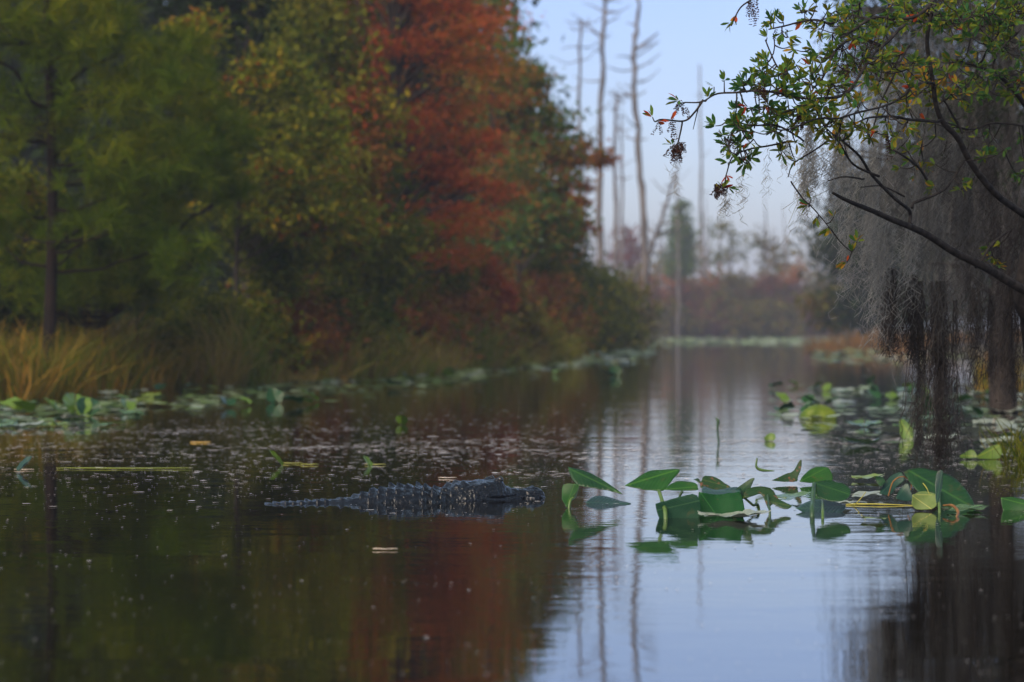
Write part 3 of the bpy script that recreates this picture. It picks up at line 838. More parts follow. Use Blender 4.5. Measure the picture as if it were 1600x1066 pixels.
def traced_mesh(name, pts, Y, lean, material, base_y, bulge=0.012, seed=0, axis=None, fold=0.0):
    """a blade whose outline was measured in the photo, built at its own distance as a leaning, curved sheet.
    pts are photo px; lean = metres further away per metre of height"""
    P2 = [Vector(((x - 800) * Y / F, (base_y - y) * Y / F, 0)) for x, y in pts]
    sm_ = smooth_path(P2 + [P2[0]], 3)[:-1]
    rr = random.Random(seed)
    ring = []
    for i, p_ in enumerate(sm_):
        ring.append(Vector((p_.x + rr.gauss(0, .0006), p_.y + rr.gauss(0, .0006))))
    n = len(ring)
    x0 = min(p_.x for p_ in ring); x1 = max(p_.x for p_ in ring); y0 = min(p_.y for p_ in ring); y1 = max(p_.y for p_ in ring)
    st = max(.004, (x1 - x0) / 22)
    vs = list(ring)
    def inside(q):
        c = False; j = n - 1
        for i in range(n):
            a_, b_ = ring[i], ring[j]
            if (a_.y > q.y) != (b_.y > q.y) and q.x < (b_.x - a_.x) * (q.y - a_.y) / (b_.y - a_.y) + a_.x: c = not c
            j = i
        return c
    xx = x0
    while xx < x1:
        yy = y0
        while yy < y1:
            q = Vector((xx, yy))
            if inside(q) and min((q - r_).length for r_ in ring) > st * .5: vs.append(q)
            yy += st
        xx += st
    ov, oe, of, *_ = delaunay_2d_cdt(vs, [(i, (i + 1) % n) for i in range(n)], [], 1, 1e-6)
    if axis is None: axis = (pts[0], pts[len(pts) // 2])
    A = Vector(((axis[0][0] - 800) * Y / F, (base_y - axis[0][1]) * Y / F)); T = Vector(((axis[1][0] - 800) * Y / F, (base_y - axis[1][1]) * Y / F))
    ax = (T - A); L = ax.length; ax.normalize(); pr = Vector((-ax.y, ax.x))
    me = bpy.data.meshes.new(name)
    out = []; uv = []
    zb = H - (base_y - HZ) * Y / F
    for q in ov:
        u = (q - A).dot(ax); v = (q - A).dot(pr)
        e = 1 - min(1, abs(v) / (.5 * L + 1e-6))
        dy = lean * q.y + bulge * math.sin(min(1.2, max(0, u / L)) * 3.1) + fold * abs(v) + .0025 * math.sin(70 * v + 25 * u + seed)
        # keep the measured outline: farther points are scaled out along their line of sight
        Yq = Y + dy
        px_ = q.x / Y * Yq
        pz = H + (zb + q.y - H) / Y * Yq
        out.append((px_, Yq, pz)); uv.append((u / L, v / L))
    me.from_pydata(out, [], [list(f_) for f_ in of])
    w_ = me.uv_layers.new(name='UVMap')
    for lp in me.loops: w_.data[lp.index].uv = uv[lp.vertex_index]
    for p_ in me.polygons: p_.use_smooth = True
    me.materials.append(M[material])
    return me


def Q6(l): return [(x / 2 + 800, y / 2 + 533) for x, y in l]


def leaf(label, Y, blades, stem_pts=None, r=.006, stem='stem', name='lily_leaf', grp='lily leaves of the foreground clump', base_y=None):
    """blades: (outline in zoomed px, lean, material, axis or None)"""
    by = base_y if base_y else HZ + H * F / Y
    pts0 = Q6(blades[0][0])
    cx = sum(p_[0] for p_ in pts0) / len(pts0)
    B = wat(*Q6([stem_pts[-1]])[0]) if stem_pts else Vector(((cx - 800) * Y / F, Y, 0))
    if stem_pts: B.z = 0
    t = thing(name, label, 'lily leaf', tuple(B), grp)
    for k, (pl, lean, mt, axq) in enumerate(blades):
        me = traced_mesh('blade', Q6(pl), Y, lean, mt, by, seed=len(label) + k, axis=None if axq is None else Q6(axq))
        o = link('blade', me, t)
        sm_ = o.modifiers.new('thickness', 'SOLIDIFY'); sm_.thickness = 0.0016; sm_.offset = 0
    if stem_pts:
        q = Q6(stem_pts)
        top_lean = blades[0][1] * max(0, (by - q[0][1]) * Y / F)
        P = []
        for i, (x, y) in enumerate(q):
            f = 1 - i / (len(q) - 1)
            P.append(W(x, y, B.y * (1 - f) + (Y + top_lean) * f))
        P[-1] = B.copy(); P.append(B + Vector((0, 0, -.25)))
        P = smooth_path(P, 6)
        mb = MB(); tube(mb, P, np.linspace(r * .75, r * 1.1, len(P)), 10)
        link('stem', mb.mesh('stem', M[stem], True), t)
    return t


leaf('folded green leaf, a long blade sloping down right, leftmost of the clump', 11.15,
     [([(175, 393), (205, 400), (245, 413), (285, 435), (345, 478), (300, 467), (250, 460), (210, 452), (192, 438), (180, 415)], 1.2, 'dock', [(180, 400), (345, 478)]),
      ([(200, 446), (165, 447), (156, 462), (156, 492), (165, 512), (172, 519), (187, 500), (208, 455)], .5, 'docklit', [(195, 447), (168, 518)])],
     [(208, 452), (196, 486), (178, 522)], r=.006)
leaf('large pointed leaf with a second narrow lobe on a pale upright stem', 10.55,
     [([(352, 452), (390, 428), (425, 408), (460, 403), (521, 401), (517, 415), (497, 440), (475, 466), (450, 468), (400, 462)], 1.5, 'docklit', [(520, 402), (352, 453)]),
      ([(474, 464), (500, 445), (525, 438), (570, 443), (581, 455), (576, 466), (520, 467)], 1.5, 'docklit', [(474, 464), (582, 456)])],
     [(459, 467), (472, 510), (480, 556)], r=.0085)
leaf('low leaf resting on the water between the two leftmost stems', 11.35,
     [([(230, 505), (262, 484), (300, 488), (340, 500), (372, 508), (330, 518), (270, 526), (250, 522)], 2.5, 'dockblue', [(232, 505), (372, 508)])], base_y=796)
leaf('bluish-green broad blade standing in the water left of the dark square one', 10.55,
     [([(448, 508), (480, 500), (520, 488), (580, 483), (582, 560), (475, 562), (457, 545)], .1, 'dockteal', [(580, 500), (450, 530)])])
leaf('dark green square-looking blade upright in the water with a shiny bent-over top', 10.6,
     [([(584, 472), (640, 480), (690, 474), (716, 480), (719, 560), (586, 562)], .25, 'dockmatte', [(590, 475), (650, 560)]),
      ([(592, 466), (602, 455), (640, 466), (700, 456), (717, 470), (692, 488), (640, 492), (602, 486)], 3.2, 'dockblue', [(592, 468), (716, 470)])])
leaf('insect-eaten lily leaf with brown edges behind the square blade', 10.95,
     [([(568, 432), (582, 430), (590, 440), (602, 421), (640, 428), (665, 445), (684, 458), (640, 466), (592, 460), (588, 446)], 1.4, 'dockeaten', [(684, 458), (590, 432)])])
leaf('twisted leaf turning upward right of the square blade', 10.9,
     [([(693, 470), (715, 450), (756, 427), (751, 447), (736, 480), (722, 494), (700, 486)], .4, 'dock', [(700, 485), (756, 427)])],
     [(724, 488), (752, 512), (772, 530)], r=.006)
leaf('drooping ragged leaf arched over to the right on a thin dark stem', 10.85,
     [([(722, 480), (735, 463), (765, 455), (800, 457), (818, 470), (835, 495), (874, 516), (850, 526), (815, 510), (802, 526), (790, 500), (778, 478), (750, 485), (730, 492)], 1.0, 'dockeaten', [(726, 485), (872, 516)])],
     [(798, 482), (802, 515), (806, 546)], stem='stemdark', r=.005)
leaf('ragged leaf with a torn upright point behind the clump', 12.85,
     [([(811, 436), (850, 418), (880, 405), (901, 371), (905, 395), (893, 425), (890, 438), (850, 440)], .8, 'dockeaten', [(811, 436), (902, 372)])])
leaf('domed leaf rising from the water behind the short dark stems', 12.8,
     [([(899, 440), (910, 420), (935, 400), (960, 393), (985, 395), (997, 410), (999, 440), (950, 444)], 1.2, 'docklit', [(899, 440), (985, 395)])])
leaf('broad leaf tilted toward the camera on a short dark stem', 10.8,
     [([(948, 441), (985, 435), (1030, 445), (1058, 465), (1046, 495), (1000, 501), (955, 484)], 1.6, 'dock', [(948, 445), (1056, 480)])],
     [(944, 446), (940, 500), (938, 547)], stem='stemdark', r=.010)
leaf('pale shiny leaf lying slack on the water by the short dark stems', 10.9,
     [([(888, 522), (930, 499), (980, 496), (1040, 515), (1030, 536), (1000, 551), (965, 556), (920, 540)], 3.0, 'dockblue', [(1036, 518), (890, 524)])],
     [(970, 492), (971, 520), (971, 553)], r=.006)
leaf('folded grey-green leaf leaning on the withered stalks', 11.3,
     [([(1148, 477), (1163, 445), (1190, 418), (1217, 411), (1226, 435), (1202, 455), (1180, 482)], .9, 'dockblue', [(1150, 478), (1218, 412)]),
      ([(1134, 422), (1155, 425), (1166, 440), (1151, 456), (1140, 441)], .6, 'dock', [(1134, 423), (1155, 455)])])
leaf('largest dark leaf, its broad blade sloping down right to the water', 11.1,
     [([(1222, 410), (1250, 400), (1280, 397), (1320, 405), (1337, 410), (1377, 425), (1415, 460), (1443, 505), (1441, 524), (1380, 527), (1330, 520), (1290, 492), (1258, 460)], 1.3, 'dock', [(1240, 405), (1443, 522)])],
     [(1338, 470), (1334, 500), (1336, 536)], r=.006)
leaf('narrow bluish blade standing upright in front of the largest leaf', 10.95,
     [([(1322, 445), (1328, 412), (1345, 404), (1346, 440), (1337, 490), (1326, 506)], .3, 'dockblue', [(1326, 506), (1345, 404)]),
      ([(1198, 492), (1215, 460), (1236, 445), (1247, 470), (1252, 496), (1225, 500)], .7, 'dockblue', [(1200, 492), (1240, 446)])])
leaf('pale yellow-green leaf curled up like a bud under the largest leaf', 10.95,
     [([(1250, 490), (1256, 478), (1290, 486), (1325, 480), (1328, 508), (1312, 526), (1264, 526), (1250, 510)], .35, 'curl', [(1252, 484), (1312, 526)]),
      ([(1256, 480), (1268, 473), (1292, 470), (1322, 478), (1326, 484), (1300, 490), (1270, 488)], 2.2, 'curl', [(1256, 480), (1324, 482)])])
leaf('small green leaf barely above the water right of the dead orange stem', 10.85,
     [([(1404, 543), (1440, 532), (1480, 540), (1486, 556), (1460, 567), (1415, 563)], 2.5, 'docklit', [(1404, 545), (1486, 556)])])
leaf('green leaf at the right edge standing half out of the water', 11.0,
     [([(1527, 490), (1560, 487), (1600, 495), (1645, 500), (1650, 560), (1570, 562), (1541, 546)], .5, 'docklit', [(1640, 520), (1528, 491)])])
leaf('pair of lime leaves spreading from the water at the right edge', 15.3,
     [([(1399, 358), (1435, 340), (1453, 356), (1450, 366), (1405, 366)], .5, 'docklime', [(1453, 360), (1400, 358)]),
      ([(1452, 360), (1490, 332), (1526, 325), (1525, 366), (1460, 368)], .5, 'docklime', [(1454, 362), (1526, 326)])])
leaf('yellow-green upright blade beside the long moss strands', 18.3,
     [([(1209, 250), (1225, 245), (1253, 275), (1251, 308), (1216, 300)], .4, 'docklime', [(1250, 306), (1212, 248)])])
leaf('small yellow leaf floating alone behind the clump', 17.8,
     [([(787, 302), (803, 289), (820, 290), (823, 306), (806, 318), (792, 313)], .5, 'docklime', [(820, 305), (788, 300)])])

# curled shoots, stalks, buds
def stalk(name, label, pts, r, material, cat='stalk', world=False):
    P = [W(a, b_, Y) for a, b_, Y in pts]
    t = thing(name, label, cat, tuple(P[0]))
    mb = MB(); pp = smooth_path(P, 6)
    if isinstance(r, (int, float)): r = (r, r * 0.5)
    rr_ = np.interp(np.linspace(0, 1, len(pp)), np.linspace(0, 1, len(r)), r)
    tube(mb, pp, rr_, 9)
    me = mb.mesh(name, M[material], True)
    me.transform(Matrix.Translation(-P[0]))
    bpy.data.objects.remove(t)
    o = bpy.data.objects.new(name, me); C.objects.link(o); o.location = P[0]
    return tag(o, label, cat)


stalk('curled_shoot', 'curled yellow-green shoot standing on the water above the clump', [(1210, 736, 12.9), (1192, 735, 12.9), (1182, 730, 12.9), (1183, 716, 12.9)], (.002, .007, .006, .003), 'stem', 'shoot')
stalk('thin_shoot', 'thin upright shoot with a bent tip behind the clump', [(1123, 692, 17.6), (1121, 670, 17.6), (1122, 658, 17.6), (1118, 653, 17.6)], (.006, .006, .012, .004), 'stemdark', 'shoot')
stalk('yellow_stalk', 'long yellow stalk lying level on the water under the largest leaf', [(1322, 788, 11.35), (1370, 788, 11.32), (1428, 790, 11.3)], .004, 'stemyellow')
stalk('straw_stalk', 'pale straw leaning up to the right from the water', [(1334, 791, 11.25), (1345, 779, 11.25), (1353, 769, 11.25)], .0025, 'stemyellow')
stalk('orange_stalk', 'dead orange stalk curving down into the water on the right', [(1474, 790, 10.9), (1488, 790, 10.8), (1497, 800, 10.7), (1493, 812, 10.6)], (.003, .0055, .006, .004), 'stemorange')
stalk('withered_stalk', 'arched brown withered stalk over the grey-green leaf', [(1388, 775, 11.3), (1396, 752, 11.3), (1412, 745, 11.3), (1424, 757, 11.3), (1418, 778, 11.25)], .003, 'stemorange')
stalk('withered_stalk', 'straight brown withered stalk bent over beside the yellow bud', [(1430, 742, 11.35), (1446, 760, 11.2), (1452, 772, 11.1)], .003, 'stemyellow')
stalk('brown_shoot', 'short brown stub standing behind the bluish blade', [(1064, 787, 11.1), (1062, 776, 11.1), (1066, 768, 11.1)], (.004, .005, .006), 'stemdark', 'shoot')

M['bud'] = noisy('pale_yellow_green_leaf', (0.10, 0.15, 0.03), (0.30, 0.31, 0.09), 26, rough=0.5, bump=0.1)
# yellow bud: a swollen folded leaf
def bud(label, px, py, Y, w, h, material, name='lily_bud', cat='lily bud', flat=1.0):
    k0 = 1.0 if name == 'lily_bud' else .55
    c = W(px, py, Y)
    n, k = 28, 14
    vs = []
    for a in range(k + 1):
        th = math.pi * a / k
        for q in range(n):
            ph = 2 * math.pi * q / n
            rr_ = math.sin(th) ** 0.8
            lob = 1 + k0 * 0.20 * math.sin(3 * ph + 2.2 * th) + 0.07 * math.sin(7 * ph + 3 * th)
            vs.append((w / 2 * rr_ * math.cos(ph) * lob, w / 2 * flat * rr_ * math.sin(ph) * lob, h / 2 * math.cos(th) * (1 + 0.10 * math.sin(2 * ph))))
    mb = MB()
    i = np.arange(k)[:, None] * n; j = np.arange(n)[None]; j2 = (j + 1) % n
    mb.add(vs, np.stack([i + j, i + n + j, i + n + j2, i + j2], -1).reshape(-1, 4))
    me = mb.mesh(name, M[material], True)
    o = bpy.data.objects.new(name, me); C.objects.link(o); o.location = c
    return tag(o, label, cat)


# dome-shaped yellow leaf
M['dome'] = noisy('yellow_green_domed_leaf', (0.07, 0.12, 0.010), (0.14, 0.18, 0.015), 9, rough=0.4, bump=0.15)
o = bud('x', 1278, 654, 22.2, .27, .20, 'dome', 'domed_leaf', 'lily leaf', .8)
tag(o, 'domed yellow-green leaf bulging from the water in the middle distance on the right', 'lily leaf')

# ------------------------------------------------------------------ floating pads and small emergent leaves
padmesh = {}
for mk in ('pad', 'padlime', 'padpale'):
    for v in range(3):
        padmesh[mk, v] = blade('lily_pad', M[mk], 1.0, 1.45, 0.02 * v, 0, 0.05 + 0.07 * v, 0.035, 50 + v)
standmesh = {}
for mk in ('dock', 'docklime', 'dockblue', 'docklit'):
    for v in range(3):
        standmesh[mk, v] = blade('standing_leaf', M[mk], 1.0, 1.25, 0.2 + .15 * v, 0.1 * v, 0.05, 0.04, 70 + v)


def pad(x, y, size, mk, label, group, rz=None, z=0.012, name='lily_pad', tilt=0.09, cat='lily pad'):
    o = bpy.data.objects.new(name, padmesh[mk, rnd.randrange(3)]); C.objects.link(o)
    o.location = (x, y, z); o.scale = (size, size, size)
    o.rotation_euler = (rnd.uniform(-tilt, tilt), rnd.uniform(-tilt, tilt), rnd.uniform(0, 6.28) if rz is None else rz)
    return tag(o, label, cat, group)


def stand(x, y, size, mk, label, group):
    o = bpy.data.objects.new('standing_leaf', standmesh[mk, rnd.randrange(3)]); C.objects.link(o)
    a = rnd.uniform(0, 6.28)
    o.location = (x, y, 0.28 * size)
    o.rotation_euler = (rnd.uniform(-.4, .4), -rnd.uniform(0.15, 0.95), a)
    o.scale = (size,) * 3
    return tag(o, label, 'lily leaf', group)


LB = 'pale round pad in the floating belt along the left bank'
n = 0
while n < 130:
    py = rnd.uniform(590, 672) if rnd.random() < .55 else rnd.uniform(560, 600)
    Y = YW(py)
    if Y > 60: continue
    off = abs(rnd.gauss(0, 0.75)) + 0.05
    x = xl(Y) + 0.3 + off
    if Y < 27: x = rnd.uniform(-5.4, -3.6) * Y / 27
    if abs((x * F / Y)) > 830: continue
    pad(x, Y, rnd.uniform(.10, .18), rnd.choice(['pad', 'padpale', 'pad', 'padlime']), LB, 'floating pads of the left belt'); n += 1
for n in range(120):
    if n < 80:
        py = rnd.uniform(537, 572); px = rnd.uniform(790, 1010) + (560 - py) * 2
        Y = YW(py); x = (px - 800) * Y / F
        if x < xl(Y) + .2: x = xl(Y) + .2 + rnd.random() * .8
        pad(x, Y, rnd.uniform(.13, .24), rnd.choice(['pad', 'padlime', 'padpale']), 'small pad in the bright patch off the tip of the left bank', 'floating pads off the bank tip')
    else:
        py = rnd.uniform(548, 566); px = rnd.uniform(1280, 1620)
        Y = YW(py); x = (px - 800) * Y / F
        pad(x, Y, rnd.uniform(.13, .22), rnd.choice(['pad', 'padlime']), 'small green pad floating below the orange reeds', 'floating pads by the orange reeds')
for n in range(48):
    py = rnd.uniform(598, 700); px = rnd.uniform(1195, 1640)
    if py > 650 and px < 1330: continue
    Y = YW(py)
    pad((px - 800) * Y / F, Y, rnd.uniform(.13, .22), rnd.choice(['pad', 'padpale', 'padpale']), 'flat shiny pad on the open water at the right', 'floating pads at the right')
for n in range(34):
    py = rnd.uniform(598, 655); px = rnd.choice([rnd.uniform(1200, 1300), rnd.uniform(1340, 1450), rnd.uniform(1440, 1640)])
    Y = YW(py)
    stand((px - 800) * Y / F, Y, rnd.uniform(.08, .13), rnd.choice(['dock', 'docklit', 'docklime']), 'upright green lily leaf in the loose stand at the right', 'standing leaves at the right')
for px, py, s, mk in [(22, 648, .17, 'docklime'), (38, 648, .15, 'docklime'), (84, 645, .13, 'docklime'), (118, 650, .20, 'docklime'), (136, 650, .16, 'dock'), (198, 642, .12, 'docklime'),
                      (355, 637, .13, 'dock'), (384, 634, .10, 'docklime'), (430, 630, .14, 'dock'), (462, 634, .14, 'dock'), (478, 632, .12, 'docklime'), (490, 628, .15, 'docklime'), (250, 612, .12, 'dock'), (615, 606, .14, 'dock'),
                      (700, 590, .16, 'docklime'), (640, 596, .14, 'dock'), (950, 590, .20, 'dock'), (962, 588, .16, 'dock'), (870, 585, .12, 'docklime')]:
    Y = YW(py)
    stand((px - 800) * Y / F, Y, s, mk, 'upright leaf standing in the pad belt by the left bank', 'standing leaves of the left belt')
# the pads too many and too small to tell apart: belts along both banks and the far shore
mb = MB()
def raft(n, f, size, mi=1):
    c = []
    while len(c) < n:
        px_, py_ = f(); Y = YW(py_); x = (px_ - 800) * Y / F
        if Y > 205 or noise.noise(Vector((px_ * .012, py_ * .25, 1.3))) < -.12: continue
        c.append((x, Y, .012 + .05 * rnd.random() ** 2 * Y / 40))
    c = np.array(c); sz = size * (.6 + .8 * R.random(len(c))) * np.clip(c[:, 1] / 60, .8, 2.2)
    th = np.arange(8) / 8 * 2 * math.pi
    tx, ty = R.normal(size=(2, len(c), 1)) * .06
    X = np.cos(th) * sz[:, None] / 2; Yy = np.sin(th) * sz[:, None] / 2
    v = np.stack([c[:, :1] + X, c[:, 1:2] + Yy, c[:, 2:] + X * tx + Yy * ty + .015 * sz[:, None] * np.cos(2 * th)], -1)
    mb.add(v.reshape(-1, 3), np.arange(len(c) * 8).reshape(-1, 8), mi)
raft(1000, lambda: (rnd.uniform(820, 1420), 530 + 8 * rnd.random() ** 1.6), .20)
def tipf():
    px_ = rnd.uniform(700, 1020)
    return px_, 548 + (1010 - px_) * .115 + rnd.gauss(0, 5)
raft(1300, tipf, .2)
def lf():
    px_ = rnd.uniform(-20, 760)
    return px_, 640 - px_ * .065 + abs(rnd.gauss(0, 9)) - 8 + (10 if px_ < 350 else 0)
raft(650, lf, .15, 0)
raft(300, lambda: (rnd.uniform(1270, 1620), rnd.gauss(556, 7)), .18)
raft(260, lambda: (rnd.uniform(1200, 1640), rnd.gauss(640, 24)), .13, 0)
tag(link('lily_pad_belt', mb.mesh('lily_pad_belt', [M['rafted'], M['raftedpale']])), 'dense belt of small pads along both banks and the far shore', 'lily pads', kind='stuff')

for k, (px, py, s, mk, lab) in enumerate([
        (1122, 812, .16, 'padpale', 'pale blue-green pad lying in front of the square blade'),
        (1165, 811, .10, 'padpale', 'thin pale pad at the right end of the clump front'),
        (1348, 751, .11, 'padlime', 'yellow-brown pad floating between the two halves of the clump'),
        (1345, 778, .12, 'padpale', 'pale pad beside the leaning straw'),
        (1300, 792, .10, 'padpale', 'pale pad by the foot of the short dark stems'),
        (1585, 716, .14, 'padpale', 'flat white-looking pad at the right edge behind the clump'),
        (1360, 815, .07, 'padlime', 'small orange-rimmed pad floating in front of the straw'),
        (1230, 783, .11, 'pad', 'green pad under the arched leaf'),
        (1500, 800, .12, 'pad', 'green pad at the foot of the largest leaf'),
        (1395, 677, .22, 'padpale', 'long pale pad beside the yellow-green upright blade')]):
    Y = YW(py)
    pad((px - 800) * Y / F, Y, s, mk, lab, 'floating pads of the foreground clump', rz=rnd.uniform(-.4, .4))


# small things afloat left
def float_leaf(label, px, py, L, wd, mk, rz, lift=0.004, name='floating_leaf'):
    Y = YW(py)
    vs = []; n = 14
    for i in range(n + 1):
        t = i / n; w_ = wd / 2 * math.sin(math.pi * min(1, t * .96 + .03)) ** .7
        vs += [(t * L, -w_, lift + .0005 * math.sin(9 * t)), (t * L, 0, lift + .0008 * math.sin(9 * t)), (t * L, w_, lift + .0005 * math.sin(9 * t))]
    fs = []
    for i in range(n): a = 3 * i; fs += [(a, a + 3, a + 4, a + 1), (a + 1, a + 4, a + 5, a + 2)]
    mb = MB(); mb.add(vs, fs)
    o = bpy.data.objects.new(name, mb.mesh(name, M[mk], True)); C.objects.link(o)
    o.location = ((px - 800) * Y / F, Y, 0.002); o.rotation_euler = (0, 0, rz)
    o.modifiers.new('thickness', 'SOLIDIFY').thickness = 0.002
    return tag(o, label, 'floating leaf')


float_leaf('long yellow-green reed blade floating level at the left', 88, 733, .68, .05, 'docklime', 0.0, name='floating_reed')
float_leaf('short bright yellow leaf floating above the long reed', 297, 692, .13, .05, 'dockyellow', 0.0)
float_leaf('thin pale sliver floating right of the small lime leaf', 442, 725, .10, .03, 'padlime', 0.0)
float_leaf('thin green sliver floating between two small standing leaves', 470, 727, .09, .03, 'padlime', 0.05)
float_leaf('pale green sliver floating above the alligator back', 570, 727, .11, .04, 'padlime', 0)
float_leaf('white sliver on the water behind the alligator head', 685, 748, .085, .03, 'padpale', 0)
float_leaf('pale blade lying against the alligator jaw', 693, 779, .075, .02, 'padpale', 0)
float_leaf('white flake floating in front of the alligator', 582, 860, .08, .012, 'padpale', 0)
float_leaf('pale sliver at the left edge above the long reed', 22, 735, .1, .03, 'padpale', 0)
for px, py, s, mk, lab in [(434, 727, .075, 'docklime', 'tiny lime leaf standing on open water left of the alligator'), (627, 664, .075, 'docklime', 'small lime leaf standing alone on the dark water beyond the alligator'),
                           (36, 738, .075, 'dockblue', 'tiny blue-green leaf standing above the long floating reed'), (575, 728, .05, 'docklime', 'tiniest pale leaf standing just behind the alligator back')]:
    Y = YW(py)
    o = stand((px - 800) * Y / F, Y, s, mk, lab, None)

# flecks of pollen, foam and duckweed afloat
mb = MB()
k = 10500
py = np.concatenate([R.normal(700, 40, 9500), R.uniform(620, 1066, 1000)])
px = R.uniform(-20, 1620, k)
keep = (py > 600) & ((px > 430) | (py > 655) | (R.random(k) < .3))
py, px = py[keep], px[keep]
Yf = H * F / (py - HZ); xf = (px - 800) * Yf / F
wsz = np.array([noise.noise(Vector((a * 1.2, b_ * 2.5, 0))) for a, b_ in zip(xf, Yf)])
kp = (wsz > -.25) | (R.random(len(xf)) < .4)
xf, Yf = xf[kp], Yf[kp]
n = len(xf)
rad = (0.0028 + 0.0045 * R.random(n) ** 3 + (R.random(n) < .03) * 0.008 * R.random(n)) * np.clip(Yf / 12, .5, 1.4)
el = 1 + 2.0 * R.random(n) * (rad > .006)
th = np.arange(6) / 6 * 2 * math.pi
v = np.stack([xf[:, None] + np.cos(th) * (rad * el)[:, None] * (0.8 + .4 * R.random((n, 6))), Yf[:, None] + np.sin(th) * rad[:, None] * 1.5 * (0.8 + .4 * R.random((n, 6))), np.full((n, 6), .0035)], -1)
mb.add(v.reshape(-1, 3), np.arange(n * 6).reshape(n, 6))
tag(link('floating_flecks', mb.mesh('floating_flecks', M['foam'])), 'pale specks of pollen and foam scattered over the water', 'specks', kind='stuff')
# scum lines: rafts of bits
mb = MB()
for (x0, x1, yy, cnt) in [(0, 330, 675, 150), (250, 560, 672, 90), (420, 800, 700, 170), (600, 900, 690, 100), (560, 1000, 706, 110), (1100, 1480, 690, 220), (1180, 1440, 660, 90), (880, 1300, 716, 90), (760, 900, 742, 26), (0, 200, 655, 90), (1000, 1180, 745, 20)]:
    for _ in range(cnt):
        px_ = rnd.uniform(x0, x1); py_ = yy + rnd.gauss(0, 2.2) + 2 * math.sin(px_ * .03)
        Y = YW(py_); x = (px_ - 800) * Y / F
        L = rnd.uniform(.006, .03); w_ = rnd.uniform(.006, .02)
        a = np.linspace(0, 6.283, 8)[:-1]
        mb.add(np.stack([x + np.cos(a) * L * R.uniform(.7, 1.2, 7), Y + np.sin(a) * w_ * R.uniform(.7, 1.2, 7), np.full(7, .004)], -1), [list(range(7))])
tag(link('scum_rafts', mb.mesh('scum_rafts', M['foam'])), 'thin pale lines of scum drifting across the water', 'specks', kind='stuff')


# ------------------------------------------------------------------ alligator
ax_a = wat(415, 788); ax_b = wat(848, 777)
Lg = (ax_b - ax_a).length
zxm = Lg / 1335.0
gt = thing('alligator', 'black alligator floating with head and scaly back above the water', 'alligator', tuple(ax_a))
gt.rotation_euler = (0, 0, math.atan2(ax_b.y - ax_a.y, ax_b.x - ax_a.x))
prof = [(-900, -.10), (-500, -.05), (-150, -.012), (50, -.012), (105, .001), (150, .004), (230, .005), (300, .007), (400, .009), (500, .017), (600, .036), (700, .051), (780, .056), (860, .050), (900, .042), (935, .039), (970, .046), (1000, .060), (1040, .072), (1130, .075), (1190, .074), (1215, .066), (1240, .052), (1265, .041), (1310, .034), (1350, .034), (1390, .038), (1420, .034), (1438, .020), (1446, -.004)]
widt = [(-900, .005), (-500, .02), (60, .035), (230, .05), (400, .075), (500, .10), (600, .14), (780, .175), (880, .155), (930, .125), (1000, .125), (1060, .128), (1130, .118), (1215, .092), (1265, .070), (1310, .060), (1370, .060), (1410, .052), (1438, .034), (1446, .012)]
botm = [(-900, -.13), (-500, -.12), (60, -.13), (500, -.17), (780, -.22), (930, -.13), (1060, -.10), (1215, -.065), (1310, -.045), (1410, -.035), (1446, -.012)]


def ip(tab, x): return float(np.interp(x, [a for a, _ in tab], [b_ for _, b_ in tab]))
def ss(a, b_, x):
    t = max(0, min(1, (x - a) / (b_ - a))); return t * t * (3 - 2 * t)


